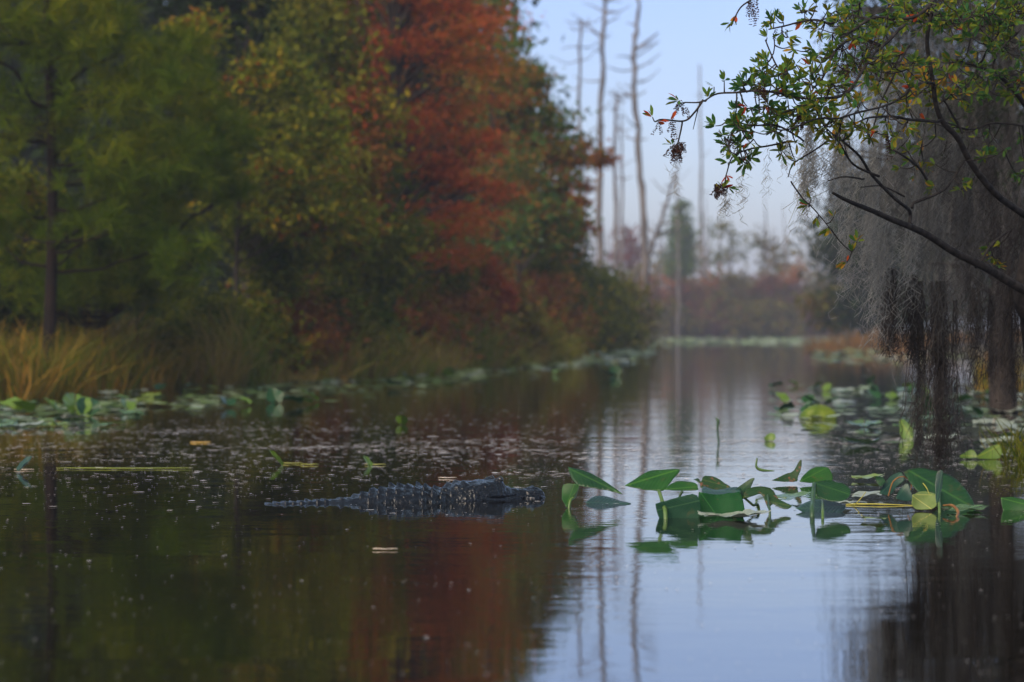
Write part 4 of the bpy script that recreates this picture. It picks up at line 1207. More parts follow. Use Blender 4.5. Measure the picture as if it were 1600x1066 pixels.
NX, NT = 720, 120
zxs = np.concatenate([np.linspace(-900, 60, 80), np.linspace(62, 1446, NX - 80)])
gv = []
pz = np.array([ip(prof, z) for z in zxs]); pw = np.array([ip(widt, z) for z in zxs]); pb = np.array([ip(botm, z) for z in zxs])
ker = np.ones(9) / 9
def sm1(a): return np.convolve(np.pad(a, 4, 'edge'), ker, 'valid')
pz[:-12] = sm1(pz)[:-12]; pw = sm1(pw); pb = sm1(pb)
for i, zx in enumerate(zxs):
    zt, w_, zb = pz[i], pw[i], pb[i]
    zc = zt - min(0.09, (zt - zb) * 0.5)
    x = (zx - 105) * zxm
    body = ss(470, 560, zx) * (1 - ss(930, 985, zx))
    tail = 1 - ss(440, 540, zx)
    head = ss(960, 1010, zx)
    for k in range(NT):
        th = 2 * math.pi * k / NT           # 0 = top
        sy, cz = math.sin(th), math.cos(th)
        e = 0.80 if head > .5 else 0.9
        yy = w_ * math.copysign(abs(sy) ** e, sy)
        if cz > 0: zz = zc + (zt - zc) * abs(cz) ** 0.85
        else: zz = zc + (zc - zb) * cz
        disp = 0.0
        if cz > -0.1:
            # rows of keeled scutes on the back
            rowl = 0.040
            u = x / rowl
            vv = yy / 0.040
            u += 0.5 * (int(math.floor(vv + .5)) % 2)
            fu = u - math.floor(u); fv = abs((vv + 0.5) - math.floor(vv + 0.5) - 0.5)   # 0 at the keel
            rid = max(0, 1 - 2.1 * fv) ** 1.5
            rmp = (1 - fu) ** 0.7 * min(1, fu * 12)
            jit = 0.9 + 1.1 * noise.noise(Vector((math.floor(u) * 3.1, math.floor(vv + .5) * 1.7, 0)))
            gap = min(1, fu * 9) * min(1, (1 - fu) * 14)
            disp += body * (0.021 * rid * rmp * jit)
            # tail crest: paired upright teeth
            cr = math.exp(-((abs(yy) - 0.018) / 0.012) ** 2) if cz > 0.2 else 0
            u2 = x / 0.034; f2 = u2 - math.floor(u2)
            disp += tail * (0.016 * (.75 + .8 * noise.noise(Vector((math.floor(u2) * 2.7, yy > 0, 3)))) * cr * (1 - f2) ** 0.8 * min(1, f2 * 9) * ss(-300, 150, zx))
            # neck: two pairs of tall shields
            nk = math.exp(-((zx - 985) / 16) ** 2) + 0.7 * math.exp(-((zx - 1022) / 13) ** 2) + .5 * math.exp(-((zx - 945) / 12) ** 2)
            disp += 0.016 * nk * math.exp(-((abs(yy) - 0.045) / 0.022) ** 2)
            # brow and eyes
            disp += 0.020 * math.exp(-((zx - 1198) / 26) ** 2) * math.exp(-((abs(yy) - 0.045) / 0.020) ** 2)
            disp += 0.008 * math.exp(-((zx - 1120) / 60) ** 2) * math.exp(-((abs(yy) - 0.085) / 0.02) ** 2)
            disp += 0.007 * math.exp(-((zx - 1150) / 16) ** 2) * math.exp(-((abs(yy) - 0.06) / 0.03) ** 2)
            # nostril bump and snout ridges
            disp += 0.008 * math.exp(-((zx - 1385) / 26) ** 2) * math.exp(-(yy / 0.030) ** 2)
            disp -= 0.006 * math.exp(-((zx - 1398) / 7) ** 2) * math.exp(-((abs(yy) - 0.012) / 0.005) ** 2)
            disp += 0.004 * head * math.exp(-((abs(yy) - 0.032) / 0.010) ** 2) * ss(1235, 1260, zx) * (1 - ss(1340, 1370, zx))
            # jaw scales
            q = noise.noise(Vector((x * 42, yy * 42, zz * 42))); q2 = noise.noise(Vector((x * 130, yy * 130, zz * 130 + 5)))
            disp += head * (0.006 * abs(q) + 0.0025 * noise.noise(Vector((x * 90, yy * 60, zz * 60)))) + 0.0016 * q2
            # mouth line
            disp -= head * 0.005 * math.exp(-((zz - (0.012 + 0.006 * math.sin(zx * .02))) / 0.004) ** 2) * ss(1040, 1070, zx)
        nn = Vector((0, sy / max(w_, .01), cz / max(zt - zc, .01))).normalized()
        gv.append((x, yy + nn.y * disp, zz + nn.z * disp))
mb = MB()
i = np.arange(len(zxs) - 1)[:, None] * NT; j = np.arange(NT)[None]; j2 = (j + 1) % NT
mb.add(gv, np.stack([i + j, i + NT + j, i + NT + j2, i + j2], -1).reshape(-1, 4))
mb.add([gv[k] for k in range((len(zxs) - 1) * NT, len(zxs) * NT)] + [((1448 - 105) * zxm, 0, -.008)], [(k, NT, (k + 1) % NT) for k in range(NT)])
m, nt, p = mat('wet_alligator_hide', 0.18, 0.45)
tc = nt.nodes.new('ShaderNodeTexCoord')
nz = nt.nodes.new('ShaderNodeTexNoise'); nz.inputs['Scale'].default_value = 22; nz.inputs['Detail'].default_value = 6
nt.links.new(tc.outputs['Object'], nz.inputs['Vector'])
nt.links.new(ramp(nt, [(0.3, (0.002, 0.0022, 0.003)), (0.6, (0.005, 0.0055, 0.007)), (0.75, (0.012, 0.013, 0.016))], nz.outputs[0]), p.inputs['Base Color'])
vo = nt.nodes.new('ShaderNodeTexVoronoi'); vo.inputs['Scale'].default_value = 110
nt.links.new(tc.outputs['Object'], vo.inputs['Vector'])
b = nt.nodes.new('ShaderNodeBump'); b.inputs['Strength'].default_value = 0.5; b.inputs['Distance'].default_value = 0.003
nt.links.new(vo.outputs['Distance'], b.inputs['Height']); nt.links.new(b.outputs[0], p.inputs['Normal'])
M['hide'] = m
me = mb.mesh('body', m, True)
o = bpy.data.objects.new('body', me); C.objects.link(o); o.parent = gt
# eyes
em, ent, ep = mat('alligator_eye', 0.05, 0.8)
ep.inputs['Base Color'].default_value = (0.012, 0.009, 0.004, 1)
for s in (-1, 1):
    mb = MB()
    n, k = 16, 10; r = 0.014
    vs = [(r * math.sin(math.pi * a / k) * math.cos(2 * math.pi * q / n), r * math.sin(math.pi * a / k) * math.sin(2 * math.pi * q / n), r * math.cos(math.pi * a / k)) for a in range(k + 1) for q in range(n)]
    i = np.arange(k)[:, None] * n; j = np.arange(n)[None]; j2 = (j + 1) % n
    mb.add(vs, np.stack([i + j, i + n + j, i + n + j2, i + j2], -1).reshape(-1, 4))
    o = bpy.data.objects.new('eye', mb.mesh('eye', em, True)); C.objects.link(o); o.parent = gt
    o.location = ((1206 - 105) * zxm, s * 0.047, 0.079)


# ------------------------------------------------------------------ the mossy oak overhanging from the right
def Z3(zx, zy, Y): return W(zx / 2.539 + 980, zy / 2.539, Y)


oak = thing('mossy_oak', 'mossy oak leaning over the water from the right edge with turning leaves', 'oak tree', tuple(W(1640, HZ, 13.9).xy) + (0.0,))
mb = MB()
trunk_x = 1640
tp = [W(1650, 780, 13.9), W(1640, 700, 13.9), W(1632, 600, 13.8), W(1622, 500, 13.7), W(1612, 455, 13.6), W(1640, 300, 13.8), W(1680, 120, 14), W(1720, -120, 14.2), W(1740, -320, 14.2)]
tp = smooth_path(tp, 6)
tube(mb, wobble(tp, .03, 3), np.linspace(.105, .05, len(tp)), 14)
link('trunk', mb.mesh('trunk', M['limb'], True), oak)
LIMBS = [  # (points in zoom px with distance), radius px start, end
    ([(1660, 1190, 13.6), (1500, 1110, 13.4), (1330, 1020, 13.2), (1150, 905, 13.0), (1010, 840, 12.8), (900, 790, 12.6), (815, 755, 12.5)], 19, 5),
    ([(1640, 900, 13.7), (1430, 730, 13.3), (1310, 560, 13.1), (1250, 470, 13.0), (1215, 320, 12.9), (1195, 160, 12.8), (1200, 40, 12.7)], 13, 6),
    ([(1660, 600, 13.8), (1570, 430, 13.5), (1500, 330, 13.4), (1440, 290, 13.3), (1310, 225, 13.2)], 12, 4),
    ([(1450, 285, 13.3), (1480, 200, 13.3), (1560, 120, 13.4)], 5, 2),
    ([(1400, 250, 13.3), (1430, 190, 13.2), (1470, 140, 13.2)], 4, 2),
    ([(1250, 475, 13.0), (1100, 465, 12.7), (1000, 470, 12.5), (920, 495, 12.3)], 6, 3),
    ([(1215, 345, 12.9), (1140, 350, 12.7), (1080, 390, 12.5), (900, 440, 12.2), (760, 470, 11.9), (620, 520, 11.7), (560, 500, 11.6)], 5, 2),
    ([(1330, 530, 13.1), (1280, 430, 13.0), (1260, 380, 13), (1340, 300, 13.1)], 5, 2),
    ([(1130, 890, 13.0), (1130, 825, 13.0), (1060, 780, 12.8), (960, 690, 12.6), (900, 600, 12.4), (820, 545, 12.2)], 7, 4),
    ([(1130, 825, 13.0), (1240, 760, 13.1), (1300, 690, 13.2), (1330, 630, 13.2)], 6, 3),
    ([(1190, 715, 13.1), (1140, 660, 13), (1080, 620, 12.9), (1030, 600, 12.9)], 5, 3),
    ([(1000, 180, 12.6), (900, 140, 12.5), (840, 200, 12.3), (780, 280, 12.2), (720, 340, 12.0)], 7, 3),
    ([(1250, -40, 12.9), (1120, 60, 12.7), (980, 80, 12.6), (860, 150, 12.4)], 7, 4),
    ([(1100, 100, 12.6), (1000, 200, 12.4), (920, 320, 12.2), (860, 375, 12.1), (700, 372, 11.9), (540, 365, 11.7), (440, 368, 11.6), (360, 370, 11.6), (300, 400, 11.5), (235, 405, 11.5)], 6, 2),
    ([(300, 398, 11.5), (260, 450, 11.5), (218, 482, 11.5), (130, 480, 11.4), (110, 485, 11.4)], 3, 2),
    ([(218, 482, 11.5), (212, 520, 11.5), (203, 568, 11.5)], 2.6, 2),
    ([(300, 400, 11.5), (285, 450, 11.5), (268, 515, 11.5)], 2, 1),
    ([(820, 90, 12.4), (740, 80, 12.2), (670, 90, 12.1), (622, 105, 12), (560, 120, 12)], 4, 2),
    ([(640, 300, 12), (600, 270, 12), (575, 220, 12), (550, 160, 12)], 3, 2),
    ([(575, 220, 12), (580, 180, 12), (575, 130, 12)], 2, 1.5),
    ([(560, -60, 12.3), (500, -10, 12.3), (445, 30, 12.3), (410, 100, 12.3)], 3, 2),
    ([(680, 430, 12.0), (600, 450, 11.9), (540, 430, 11.9), (460, 440, 11.8)], 3, 2),
    ([(640, 560, 12.0), (560, 575, 11.9), (480, 590, 11.8), (420, 620, 11.8), (395, 690, 11.8)], 3, 1.8),
    ([(700, 560, 12), (600, 500, 11.9), (500, 500, 11.8), (410, 470, 11.8)], 3, 2),
    ([(1000, 700, 12.6), (900, 650, 12.5), (840, 560, 12.3), (780, 500, 12.2)], 4, 2),
    ([(940, 710, 12.6), (860, 705, 12.5), (800, 720, 12.5)], 3, 1.5),
    ([(800, 560, 12.3), (740, 600, 12.3), (660, 650, 12.3), (640, 700, 12.3)], 3, 1.5),
    ([(650, 720, 12.3), (700, 790, 12.3), (740, 830, 12.3), (800, 910, 12.3)], 2.5, 1.5),
    ([(1570, 500, 13.4), (1450, 490, 13.3), (1360, 510, 13.2), (1260, 480, 13.0)], 4, 2),
    ([(1100, 780, 12.9), (1010, 740, 12.8), (930, 745, 12.7)], 3, 1.5),
    ([(1380, 1060, 13.3), (1450, 960, 13.3), (1540, 900, 13.4)], 6, 3),
    ([(1120, 180, 12.7), (1060, 300, 12.6), (1000, 420, 12.6), (960, 560, 12.6)], 4, 2),
]
twigs = MB(); lpts = []
mb = MB()
for q, (pts, r0, r1) in enumerate(LIMBS):
    P = [Z3(a, b_, Y) for a, b_, Y in pts]
    pp = wobble(smooth_path(P, 7), 0.014 if r0 < 5 else 0.03, q * 3.3)
    k = 12.5 / F / 2 * 0.95
    tube(mb, pp, np.linspace(r0 * k, r1 * k, len(pp)) * (0.95 if r0 > 4 else 1.1), 9 if r0 > 6 else 6)
    lpts.append((pp, r0))
link('limbs', mb.mesh('limbs', M['limb'], True), oak)

# leaves: whorls at twig ends
wh = []      # (position, direction)
def whorl_at(c, d, n, L, tw=None):
    wh.append((c, d, n, L))
    if tw is not None:
        pp = smooth_path([tw, tw.lerp(c, .5) + Vector((0, 0, -.01)), c], 3)
        tube(twigs, pp, np.linspace(.0035, .002, len(pp)), 5)

dens = [  # zoom-px ellipse areas with whorl counts, distance range, leaf length
    (570, 310, 130, 75, 26, 11.7, 12.1), (500, 330, 60, 40, 12, 11.6, 11.8), (660, 360, 130, 90, 30, 11.7, 12.2), (720, 240, 90, 100, 26, 11.9, 12.4),
    (460, 470, 70, 50, 16, 11.6, 11.9), (440, 560, 70, 70, 20, 11.6, 11.9), (470, 640, 40, 30, 6, 11.7, 11.9), (560, 480, 90, 60, 16, 11.7, 12.1), (640, 470, 90, 60, 18, 11.8, 12.2),
    (820, 400, 120, 80, 24, 11.9, 12.5), (900, 200, 140, 90, 28, 12.1, 12.8), (780, 70, 110, 60, 14, 12.1, 12.6), (1000, 60, 160, 60, 30, 12.4, 13.2), (1200, 60, 160, 70, 34, 12.6, 13.4),
    (1400, 80, 180, 90, 40, 12.8, 13.6), (1080, 320, 150, 110, 34, 12.4, 13.2), (1340, 330, 160, 120, 34, 12.9, 13.6), (1500, 260, 130, 140, 40, 13.1, 13.9), (860, 520, 120, 60, 14, 12.0, 12.5),
    (1520, 30, 120, 60, 26, 12.8, 13.6), (1250, 640, 200, 160, 16, 13, 13.6), (1500, 600, 90, 160, 8, 13.2, 13.8), (600, 120, 50, 60, 6, 11.9, 12.1), (660, 590, 60, 60, 5, 11.9, 12.2), (1480, 1010, 120, 50, 4, 13.2, 13.7),
    (1000, 500, 120, 50, 8, 12.3, 12.8), (760, 500, 60, 40, 6, 12, 12.3)]
node = [tuple(p_) for pp, r0 in lpts for p_ in pp if r0 < 8]
cand = []
for (cx, cy, rx, ry, n, ya, yb) in dens:
    for _ in range(int(n * (1.55 if cx > 750 else .92))):
        a = rnd.random() * 6.283; q = math.sqrt(rnd.random())
        cand.append(Z3(cx + rx * q * math.cos(a), cy + ry * q * math.sin(a), rnd.uniform(ya, yb)))
arr0 = np.array(node)
cand.sort(key=lambda c: float(np.min(np.linalg.norm(arr0 - np.array(tuple(c)), axis=1))))
for c in cand:
    arr = np.array(node)
    dd = np.linalg.norm(arr - np.array(tuple(c)), axis=1)
    near = Vector(arr[np.argsort(dd)[rnd.randrange(3)]])
    d = (c - near); d = d.normalized() if d.length > 1e-3 else Vector((-1, 0, 0))
    whorl_at(c, (d + Vector((-.35, 0, .25))).normalized(), rnd.randint(5, 9), .050, near)
    node.append(tuple(c))
for (zx, zy, Y, n, d) in [(385, 320, 11.6, 7, (0, 0, 1)), (345, 345, 11.6, 4, (-1, 0, .3)), (205, 400, 11.5, 6, (-1, 0, 0)), (322, 388, 11.5, 6, (0, 0, 1)), (430, 60, 12.3, 5, (-.6, 0, -.8)), (410, 90, 12.3, 5, (-.6, 0, -.8)),
                          (100, 465, 11.4, 3, (-.5, 0, .9)), (180, 575, 11.5, 4, (-.5, 0, .5)), (380, 750, 11.8, 6, (0, 0, .5)), (400, 745, 11.8, 5, (.6, 0, -.2)), (600, 600, 12, 6, (0, 0, 0.3)), (720, 815, 12.3, 7, (-.5, 0, -.1)), (730, 790, 12.3, 5, (0, 0, .7)),
                          (800, 905, 12.3, 8, (-.2, 0, -.4)), (820, 860, 12.3, 4, (0, 0, .6)), (750, 860, 12.3, 4, (.3, 0, -.9)), (890, 1000, 12.4, 9, (0, 0, .4)), (870, 1040, 12.4, 7, (-.5, 0, -.3)), (910, 960, 12.4, 5, (0, 0, 1)), (555, 150, 12, 6, (-.3, 0, .7)), (550, 240, 12, 5, (-1, 0, .2)), (620, 90, 12, 7, (-.5, 0, .5)), (590, 70, 12, 6, (0, 0, 1)), (400, 645, 11.8, 4, (-1, 0, 0)), (350, 500, 11.8, 8, (-1, 0, .3))]:
    c = Z3(zx, zy, Y); arr = np.array(node)
    near = Vector(arr[int(np.argmin(np.linalg.norm(arr - np.array(tuple(c)), axis=1)))])
    whorl_at(c, Vector(d).normalized(), n, .05, near); node.append(tuple(c))
lb = MB()
def leaf_set(lbm, c, d, n, L):
    for _ in range(n):
        v = Vector((rnd.gauss(0, 1), rnd.gauss(0, 1), rnd.gauss(0, .8))) * .62 + Vector(d) * 1.0
        v.normalize()
        s = v.cross(Vector((rnd.gauss(0, 1), rnd.gauss(0, 1), rnd.gauss(0, 1) + 1.0))).normalized()
        nn = s.cross(v)
        l = L * rnd.uniform(.55, 1.15); w_ = l * rnd.uniform(.26, .36)
        o_ = Vector(c) + v * .004
        cu = rnd.uniform(-.25, .1)
        # a lance-shaped leaf, folded a little on its midrib: 2 x 3 faces
        st = [(0, 0), (.25, .62), (.6, 1), (.85, .6), (1, 0)]
        vs = [tuple(o_)]
        for t_, k_ in st[1:-1]:
            m_ = o_ + v * l * t_ + nn * cu * l * t_ * t_
            vs += [tuple(m_ + s * w_ / 2 * k_ + nn * w_ * .16 * k_), tuple(m_), tuple(m_ - s * w_ / 2 * k_ + nn * w_ * .16 * k_)]
        vs.append(tuple(o_ + v * l + nn * cu * l))
        lbm.add(vs, [(1, 4, 5, 2), (2, 5, 6, 3), (4, 7, 8, 5), (5, 8, 9, 6)])
        lbm.add([vs[0], vs[1], vs[2], vs[3], vs[7], vs[8], vs[9], vs[10]], [(0, 1, 2), (0, 2, 3), (4, 7, 5), (5, 7, 6)])
for c, d, n, L in wh: leaf_set(lb, c, d, n, L)
link('leaves', lb.mesh('leaves', M['oakleaf'], True), oak)
rb = MB()
for (zx, zy, Y, n) in [(620, 330, 11.8, 3), (480, 500, 11.7, 3), (560, 400, 11.75, 3), (680, 300, 11.9, 3), (450, 640, 11.75, 2), (760, 230, 12, 3), (1000, 120, 12.5, 4), (1120, 230, 12.7, 3), (1350, 160, 13, 4), (90, 505, 11.4, 3), (95, 455, 11.4, 2), (160, 455, 11.45, 2), (470, 432, 11.7, 5), (378, 710, 11.75, 3), (335, 738, 11.75, 3), (540, 535, 11.7, 3), (515, 575, 11.7, 3), (430, 55, 12.3, 3), (205, 365, 11.5, 1), (1190, 78, 12.7, 6), (880, 205, 12.2, 3), (340, 545, 11.7, 2),
                       (460, 575, 11.7, 2), (895, 1050, 12.4, 3), (715, 830, 12.3, 2), (1470, 130, 13.1, 4), (1540, 290, 13.3, 3), (1230, 450, 12.8, 3), (830, 380, 12.0, 3), (720, 70, 12.1, 3), (1060, 320, 12.7, 3), (900, 350, 12.2, 2), (760, 340, 11.9, 2), (1320, 280, 13, 3), (960, 540, 12.3, 3)]:
    c = Z3(zx, zy, Y); arr = np.array(node)
    leaf_set(rb, Vector(arr[int(np.argmin(np.linalg.norm(arr - np.array(tuple(c)), axis=1)))]), Vector((rnd.uniform(-1, .4), 0, rnd.uniform(-.8, .8))).normalized(), n, .045)
link('red_leaves', rb.mesh('red_leaves', M['redleaf'], True), oak)
link('twigs', twigs.mesh('twigs', M['limb'], True), oak)
# drooping seed tassels
sb = MB()
for (zx, zy, Y, n, L) in [(180, 480, 11.5, 5, .075), (135, 485, 11.4, 2, .06), (500, 10, 12.3, 12, .085), (195, 580, 11.5, 26, .05), (365, 740, 11.8, 16, .04), (520, 330, 11.7, 12, .08), (855, 250, 12.2, 12, .10), (400, 550, 11.7, 10, .07), (690, 460, 11.9, 14, .06), (910, 240, 12.3, 5, .07), (960, 170, 12.5, 10, .09), (210, 405, 11.5, 6, .05), (615, 120, 12, 3, .04), (1040, 540, 12.6, 8, .08)]:
    for _ in range(n):
        c = Z3(zx + rnd.gauss(0, 12), zy + rnd.gauss(0, 8), Y)
        e = c + Vector((rnd.gauss(0, .012), rnd.gauss(0, .012), -L * rnd.uniform(.6, 1.1)))
        k = 9
        for i in range(k):
            p_ = c.lerp(e, i / (k - 1))
            leaf_dir = np.array([[rnd.gauss(0, 1), rnd.gauss(0, 1), -.4] for _ in range(4)])
            leaves(sb, np.array([tuple(p_)] * 4), leaf_dir, R.normal(size=(4, 3)), .010, .005)
link('seed_heads', sb.mesh('seed_heads', M['seed']), oak)


# ------------------------------------------------------------------ spanish moss
def strands(mb, n, origin_fn, lenrange, wig, wd, seg=13, curl=.5, mi=0):
    o0 = np.array([origin_fn() for _ in range(n)])
    L = R.uniform(lenrange[0], lenrange[1], n) ** 1.0
    t = np.linspace(0, 1, seg + 1)
    ph = R.uniform(0, 6.28, (n, 2)); fr = R.uniform(1.0, 3.2, (n, 2)); am = wig * (.3 + R.random((n, 2)))
    drift = R.normal(size=(n, 2)) * .05
    k1 = am[:, :1] * .45 * np.sin(ph[:, 1:] * 3 + fr[:, 1:] * 6.28 * t * L[:, None] * 9)
    x = o0[:, 0, None] + k1 + am[:, :1] * np.sin(ph[:, :1] + fr[:, :1] * 6.28 * t * L[:, None] * 3) * t ** .6 + drift[:, :1] * t * L[:, None] * 2
    y = o0[:, 1, None] + am[:, 1:] * np.sin(ph[:, 1:] + fr[:, 1:] * 6.28 * t * L[:, None] * 3) * t ** .6 + drift[:, 1:] * t * L[:, None] * 2
    z = o0[:, 2, None] - L[:, None] * t
    w_ = wd * (0.6 + .8 * R.random((n, 1))) * (1 - .75 * t)
    ang = R.uniform(0, 3.14, (n, 1)) + t * 3
    dx, dy = np.cos(ang) * w_ / 2, np.sin(ang) * w_ / 2
    v = np.stack([np.stack([x - dx, y - dy, z], -1), np.stack([x + dx, y + dy, z + .002], -1)], 2)
    k = (seg + 1) * 2
    b0 = (np.arange(n) * k)[:, None] + np.arange(seg)[None] * 2
    f = np.stack([b0, b0 + 1, b0 + 3, b0 + 2], -1).reshape(-1, 4)
    mb.add(v.reshape(-1, 3), f, mi)
    # short curled side hairs, the fuzzy look of the plant
    m_ = int(n * 5.5 * curl)
    idx = R.integers(0, n, m_); ti = R.integers(1, seg + 1, m_)
    c = np.stack([x[idx, ti], y[idx, ti], z[idx, ti]], -1)
    d = R.normal(size=(m_, 3)); d[:, 2] -= .9
    leaves(mb, c, d, R.normal(size=(m_, 3)), R.uniform(.02, .055, m_), wd * .9, mi, shape=.3)


def moss_clump(label, zx, zy, Y, wpx, L, n, material='moss', wig=.024, wd=.0019, dY=.12, taper=True, name='moss_clump', group='moss clumps hanging from the oak', curl=.5):
    c = Z3(zx, zy, Y); hw = wpx / 2.539 * Y / F / 2
    c.y += .22
    n = int(n * .30); Y += .22; nsub = max(1, int(n / 26))
    subs = [(rnd.gauss(0, .6), rnd.gauss(0, .5), rnd.uniform(.2, 1.0), rnd.gauss(0, .17) * L) for _ in range(nsub)]
    mb = MB()
    for (sx, sy, sl, sz) in subs:
        def org():
            return (c.x + sx * hw + rnd.gauss(0, hw * .06 + .003), c.y + sy * dY + rnd.gauss(0, .02), c.z + sz + rnd.gauss(0, .04))
        strands(mb, max(6, n // nsub), org, (L * sl * .35, L * sl), wig, wd, curl=curl)
    me = mb.mesh(name, M[material]); me.transform(Matrix.Translation(-c))
    o = bpy.data.objects.new(name, me); C.objects.link(o); o.location = c
    return tag(o, label, 'spanish moss', group)


CL = [
    ('wispy moss tuft hanging under the leftmost seed cluster', 208, 650, 11.5, 40, .13, 60, 'moss'),
    ('small frayed moss tuft under the red leaves left of the main curtain', 380, 770, 11.8, 110, .15, 110, 'moss'),
    ('loose moss threads beside the lowest green leaf cluster', 455, 690, 11.9, 60, .22, 50, 'moss'),
    ('moss threads below the middle of the leafy spray', 540, 610, 11.9, 60, .14, 30, 'moss'),
    ('leftmost thick moss veil of the main curtain', 715, 580, 12.2, 130, .46, 520, 'moss'),
    ('moss veil hanging in front of the lower limb tip', 790, 560, 12.4, 120, .50, 560, 'moss'),
    ('long moss beard left of the crossing branches', 740, 740, 12.5, 60, .55, 160, 'moss'),
    ('moss veil behind the leafy twigs at the curtain top', 860, 480, 12.6, 120, .40, 400, 'moss'),
    ('broad moss beard over the crossing branches', 950, 600, 12.7, 140, .60, 620, 'moss'),
    ('moss beard hanging off the lower limb, left part', 900, 790, 12.7, 120, .70, 420, 'moss'),
    ('moss beard hanging off the lower limb, middle part', 1010, 840, 12.9, 150, .75, 620, 'moss'),
    ('curly grey moss fringe low under the lower limb', 1070, 960, 13.0, 170, .62, 900, 'moss'),
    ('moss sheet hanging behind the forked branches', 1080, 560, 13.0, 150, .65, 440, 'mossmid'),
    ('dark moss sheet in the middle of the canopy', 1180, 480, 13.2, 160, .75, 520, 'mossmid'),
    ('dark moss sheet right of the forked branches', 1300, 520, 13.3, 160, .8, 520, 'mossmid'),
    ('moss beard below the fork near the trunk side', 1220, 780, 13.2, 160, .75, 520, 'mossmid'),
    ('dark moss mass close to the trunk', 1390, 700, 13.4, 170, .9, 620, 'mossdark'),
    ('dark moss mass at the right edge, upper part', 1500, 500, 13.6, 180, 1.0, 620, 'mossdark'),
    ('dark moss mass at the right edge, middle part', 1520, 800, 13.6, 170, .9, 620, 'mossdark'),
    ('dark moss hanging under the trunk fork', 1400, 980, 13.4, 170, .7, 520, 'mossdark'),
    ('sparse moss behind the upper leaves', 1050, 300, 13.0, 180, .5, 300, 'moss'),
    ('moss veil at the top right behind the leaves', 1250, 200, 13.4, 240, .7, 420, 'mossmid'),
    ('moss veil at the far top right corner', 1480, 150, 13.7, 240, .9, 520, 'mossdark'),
]
for lab, zx, zy, Y, wpx, L, n, mt in CL:
    moss_clump(lab, zx, zy, Y, wpx, L, n, mt)
# long ropes reaching down to the water
ROPES = [
    ('long moss rope nearly touching the water, leftmost of the long ones', 1437, 440, 13.5, 18, 728, 190),
    ('thick black moss rope reaching the water, the heaviest of all', 1470, 440, 13.4, 24, 750, 460),
    ('thin long moss thread just right of the heaviest rope', 1493, 470, 13.5, 12, 728, 60),
    ('moss rope between the leftmost long rope and the heaviest one', 1456, 440, 13.6, 12, 620, 80),
    ('broad moss rope right of the heaviest one ending above the pads', 1522, 450, 13.6, 26, 620, 110),
    ('wide dark moss rope at the right edge', 1580, 440, 13.7, 50, 640, 260),
    ('short thick moss rope left of the long ones', 1425, 430, 13.4, 30, 570, 240),
    ('grey moss beard right of the curly fringe', 1392, 420, 13.3, 44, 560, 300),
    ('ragged moss rope between the broad one and the right edge', 1548, 460, 13.8, 20, 600, 100),
]
for lab, px, py, Y, wpx, bot, n in ROPES:
    c = W(px, py, Y); L = c.z - W(px, bot, Y).z; n = int(n * .75)
    mb = MB(); hw = wpx * Y / F / 2
    def org(): return (c.x + rnd.gauss(0, hw * .45), c.y + rnd.gauss(0, hw * .5), c.z - rnd.random() ** 1.1 * L * .84)
    strands(mb, int(n * 1.9), org, (L * .06, L * .22), .012, .0026, curl=.5)
    def org2(): return (c.x + rnd.gauss(0, hw * .2), c.y + rnd.gauss(0, hw * .2), c.z)
    strands(mb, max(12, n // 5), org2, (L * .82, L), .010, .0045, seg=16, curl=1.5)
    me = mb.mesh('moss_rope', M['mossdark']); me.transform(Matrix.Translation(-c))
    o = bpy.data.objects.new('moss_rope', me); C.objects.link(o); o.location = c
    tag(o, lab, 'spanish moss', 'long moss ropes over the water')

# second moss-hung tree behind, out of focus
back = thing('mossy_cypress', 'blurred grey moss-draped cypress standing behind the leafy oak', 'cypress tree', (W(1570, HZ, 24).x, 24, -.1))
bx_, by_ = back.location.x, 24
mb = MB()
tp = smooth_path([Vector((bx_, by_, -.3)), Vector((bx_ - .03, by_, .8)), Vector((bx_ + .03, by_, 2.2)), Vector((bx_, by_, 5.2))], 6)
tube(mb, tp, np.linspace(.13, .05, len(tp)), 12)
ends = []
for q in range(64):
    zz = rnd.uniform(1.0, 5.2)
    if q < 6:
        zz = .9 + q * .25
    ang = rnd.choice([math.pi, math.pi, 0]) + rnd.gauss(0, .5)
    ln = rnd.uniform(.7, 1.6) if zz > 1.7 else rnd.uniform(.4, 1.2)
    a = Vector((bx_, by_, zz)); e = a + Vector((math.cos(ang) * ln, math.sin(ang) * ln * .8, rnd.uniform(-.05, .5)))
    pp = smooth_path([a, a.lerp(e, .5) + Vector((0, 0, .1)), e], 5)
    tube(mb, wobble(pp, .06, q), np.linspace(.035, .008, len(pp)), 6)
    ends += [pp[k] for k in range(3, len(pp))]
link('trunk', mb.mesh('trunk', M['bark'], True), back)
mb = MB()
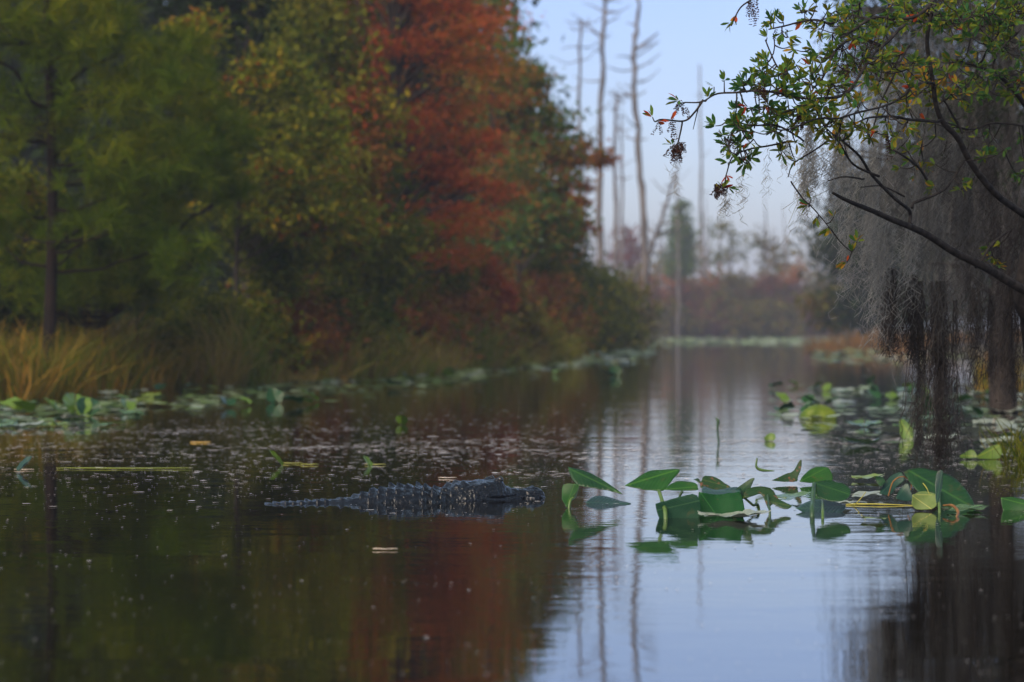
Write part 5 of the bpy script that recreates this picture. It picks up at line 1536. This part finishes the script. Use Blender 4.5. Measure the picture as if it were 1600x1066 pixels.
def org():
    e = ends[rnd.randrange(len(ends))]
    return (e.x + rnd.gauss(0, .06), e.y + rnd.gauss(0, .06), e.z + rnd.gauss(0, .02))
strands(mb, 4600, org, (.15, .9), .04, .006, curl=.6)
def org():
    x_ = 1270 + 370 * rnd.random() ** .5
    return tuple(W(x_, rnd.uniform(-60, 330), rnd.uniform(23.2, 24.8)))
strands(mb, 3600, org, (.2, .8), .04, .006, curl=.6)
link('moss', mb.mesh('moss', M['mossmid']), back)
mb = MB()
cl = []
for q in range(330):
    x_ = 1300 + 340 * rnd.random() ** .75
    cl.append(tuple(W(x_, rnd.uniform(-90, 120 + (x_ - 1300) * .8), rnd.uniform(23.2, 25))))
leaf_cloud(mb, np.array(cl), 30, .11, .06, .026)
link('crown', mb.mesh('crown', M['dark']), back)

mb = MB()
for q in range(60):
    c = Vector((rnd.uniform(W(1560, 0, 14.5).x, W(1680, 0, 14.5).x), rnd.uniform(14.2, 15.6), -.05))
sp = [(rnd.uniform(2.62, 3.1), rnd.uniform(14.0, 15.6), -.04) for _ in range(420)]
grass('sedge', 'yellow-green sedge tussock at the right edge below the oak trunk', sp, .26, .007, M['yellowing'], kinds='sedge')

# ------------------------------------------------------------------ haze
m = bpy.data.materials.new('thin_morning_haze'); m.use_nodes = True
nt = m.node_tree
nt.nodes.remove(nt.nodes['Principled BSDF'])
pv = nt.nodes.new('ShaderNodeVolumePrincipled')
pv.inputs['Color'].default_value = (0.74, 0.80, 1.0, 1)
pv.inputs['Density'].default_value = 0.00075
nt.links.new(pv.outputs[0], nt.nodes['Material Output'].inputs['Volume'])
mb = MB()
x0, x1, y0, y1, z0, z1 = -910, 910, -70, 910, -1.8, 22
mb.add([(x0, y0, z0), (x1, y0, z0), (x1, y1, z0), (x0, y1, z0), (x0, y0, z1), (x1, y0, z1), (x1, y1, z1), (x0, y1, z1)],
       [(0, 3, 2, 1), (4, 5, 6, 7), (0, 1, 5, 4), (1, 2, 6, 5), (2, 3, 7, 6), (3, 0, 4, 7)])
tag(link('haze', mb.mesh('haze', m)), kind='stuff')
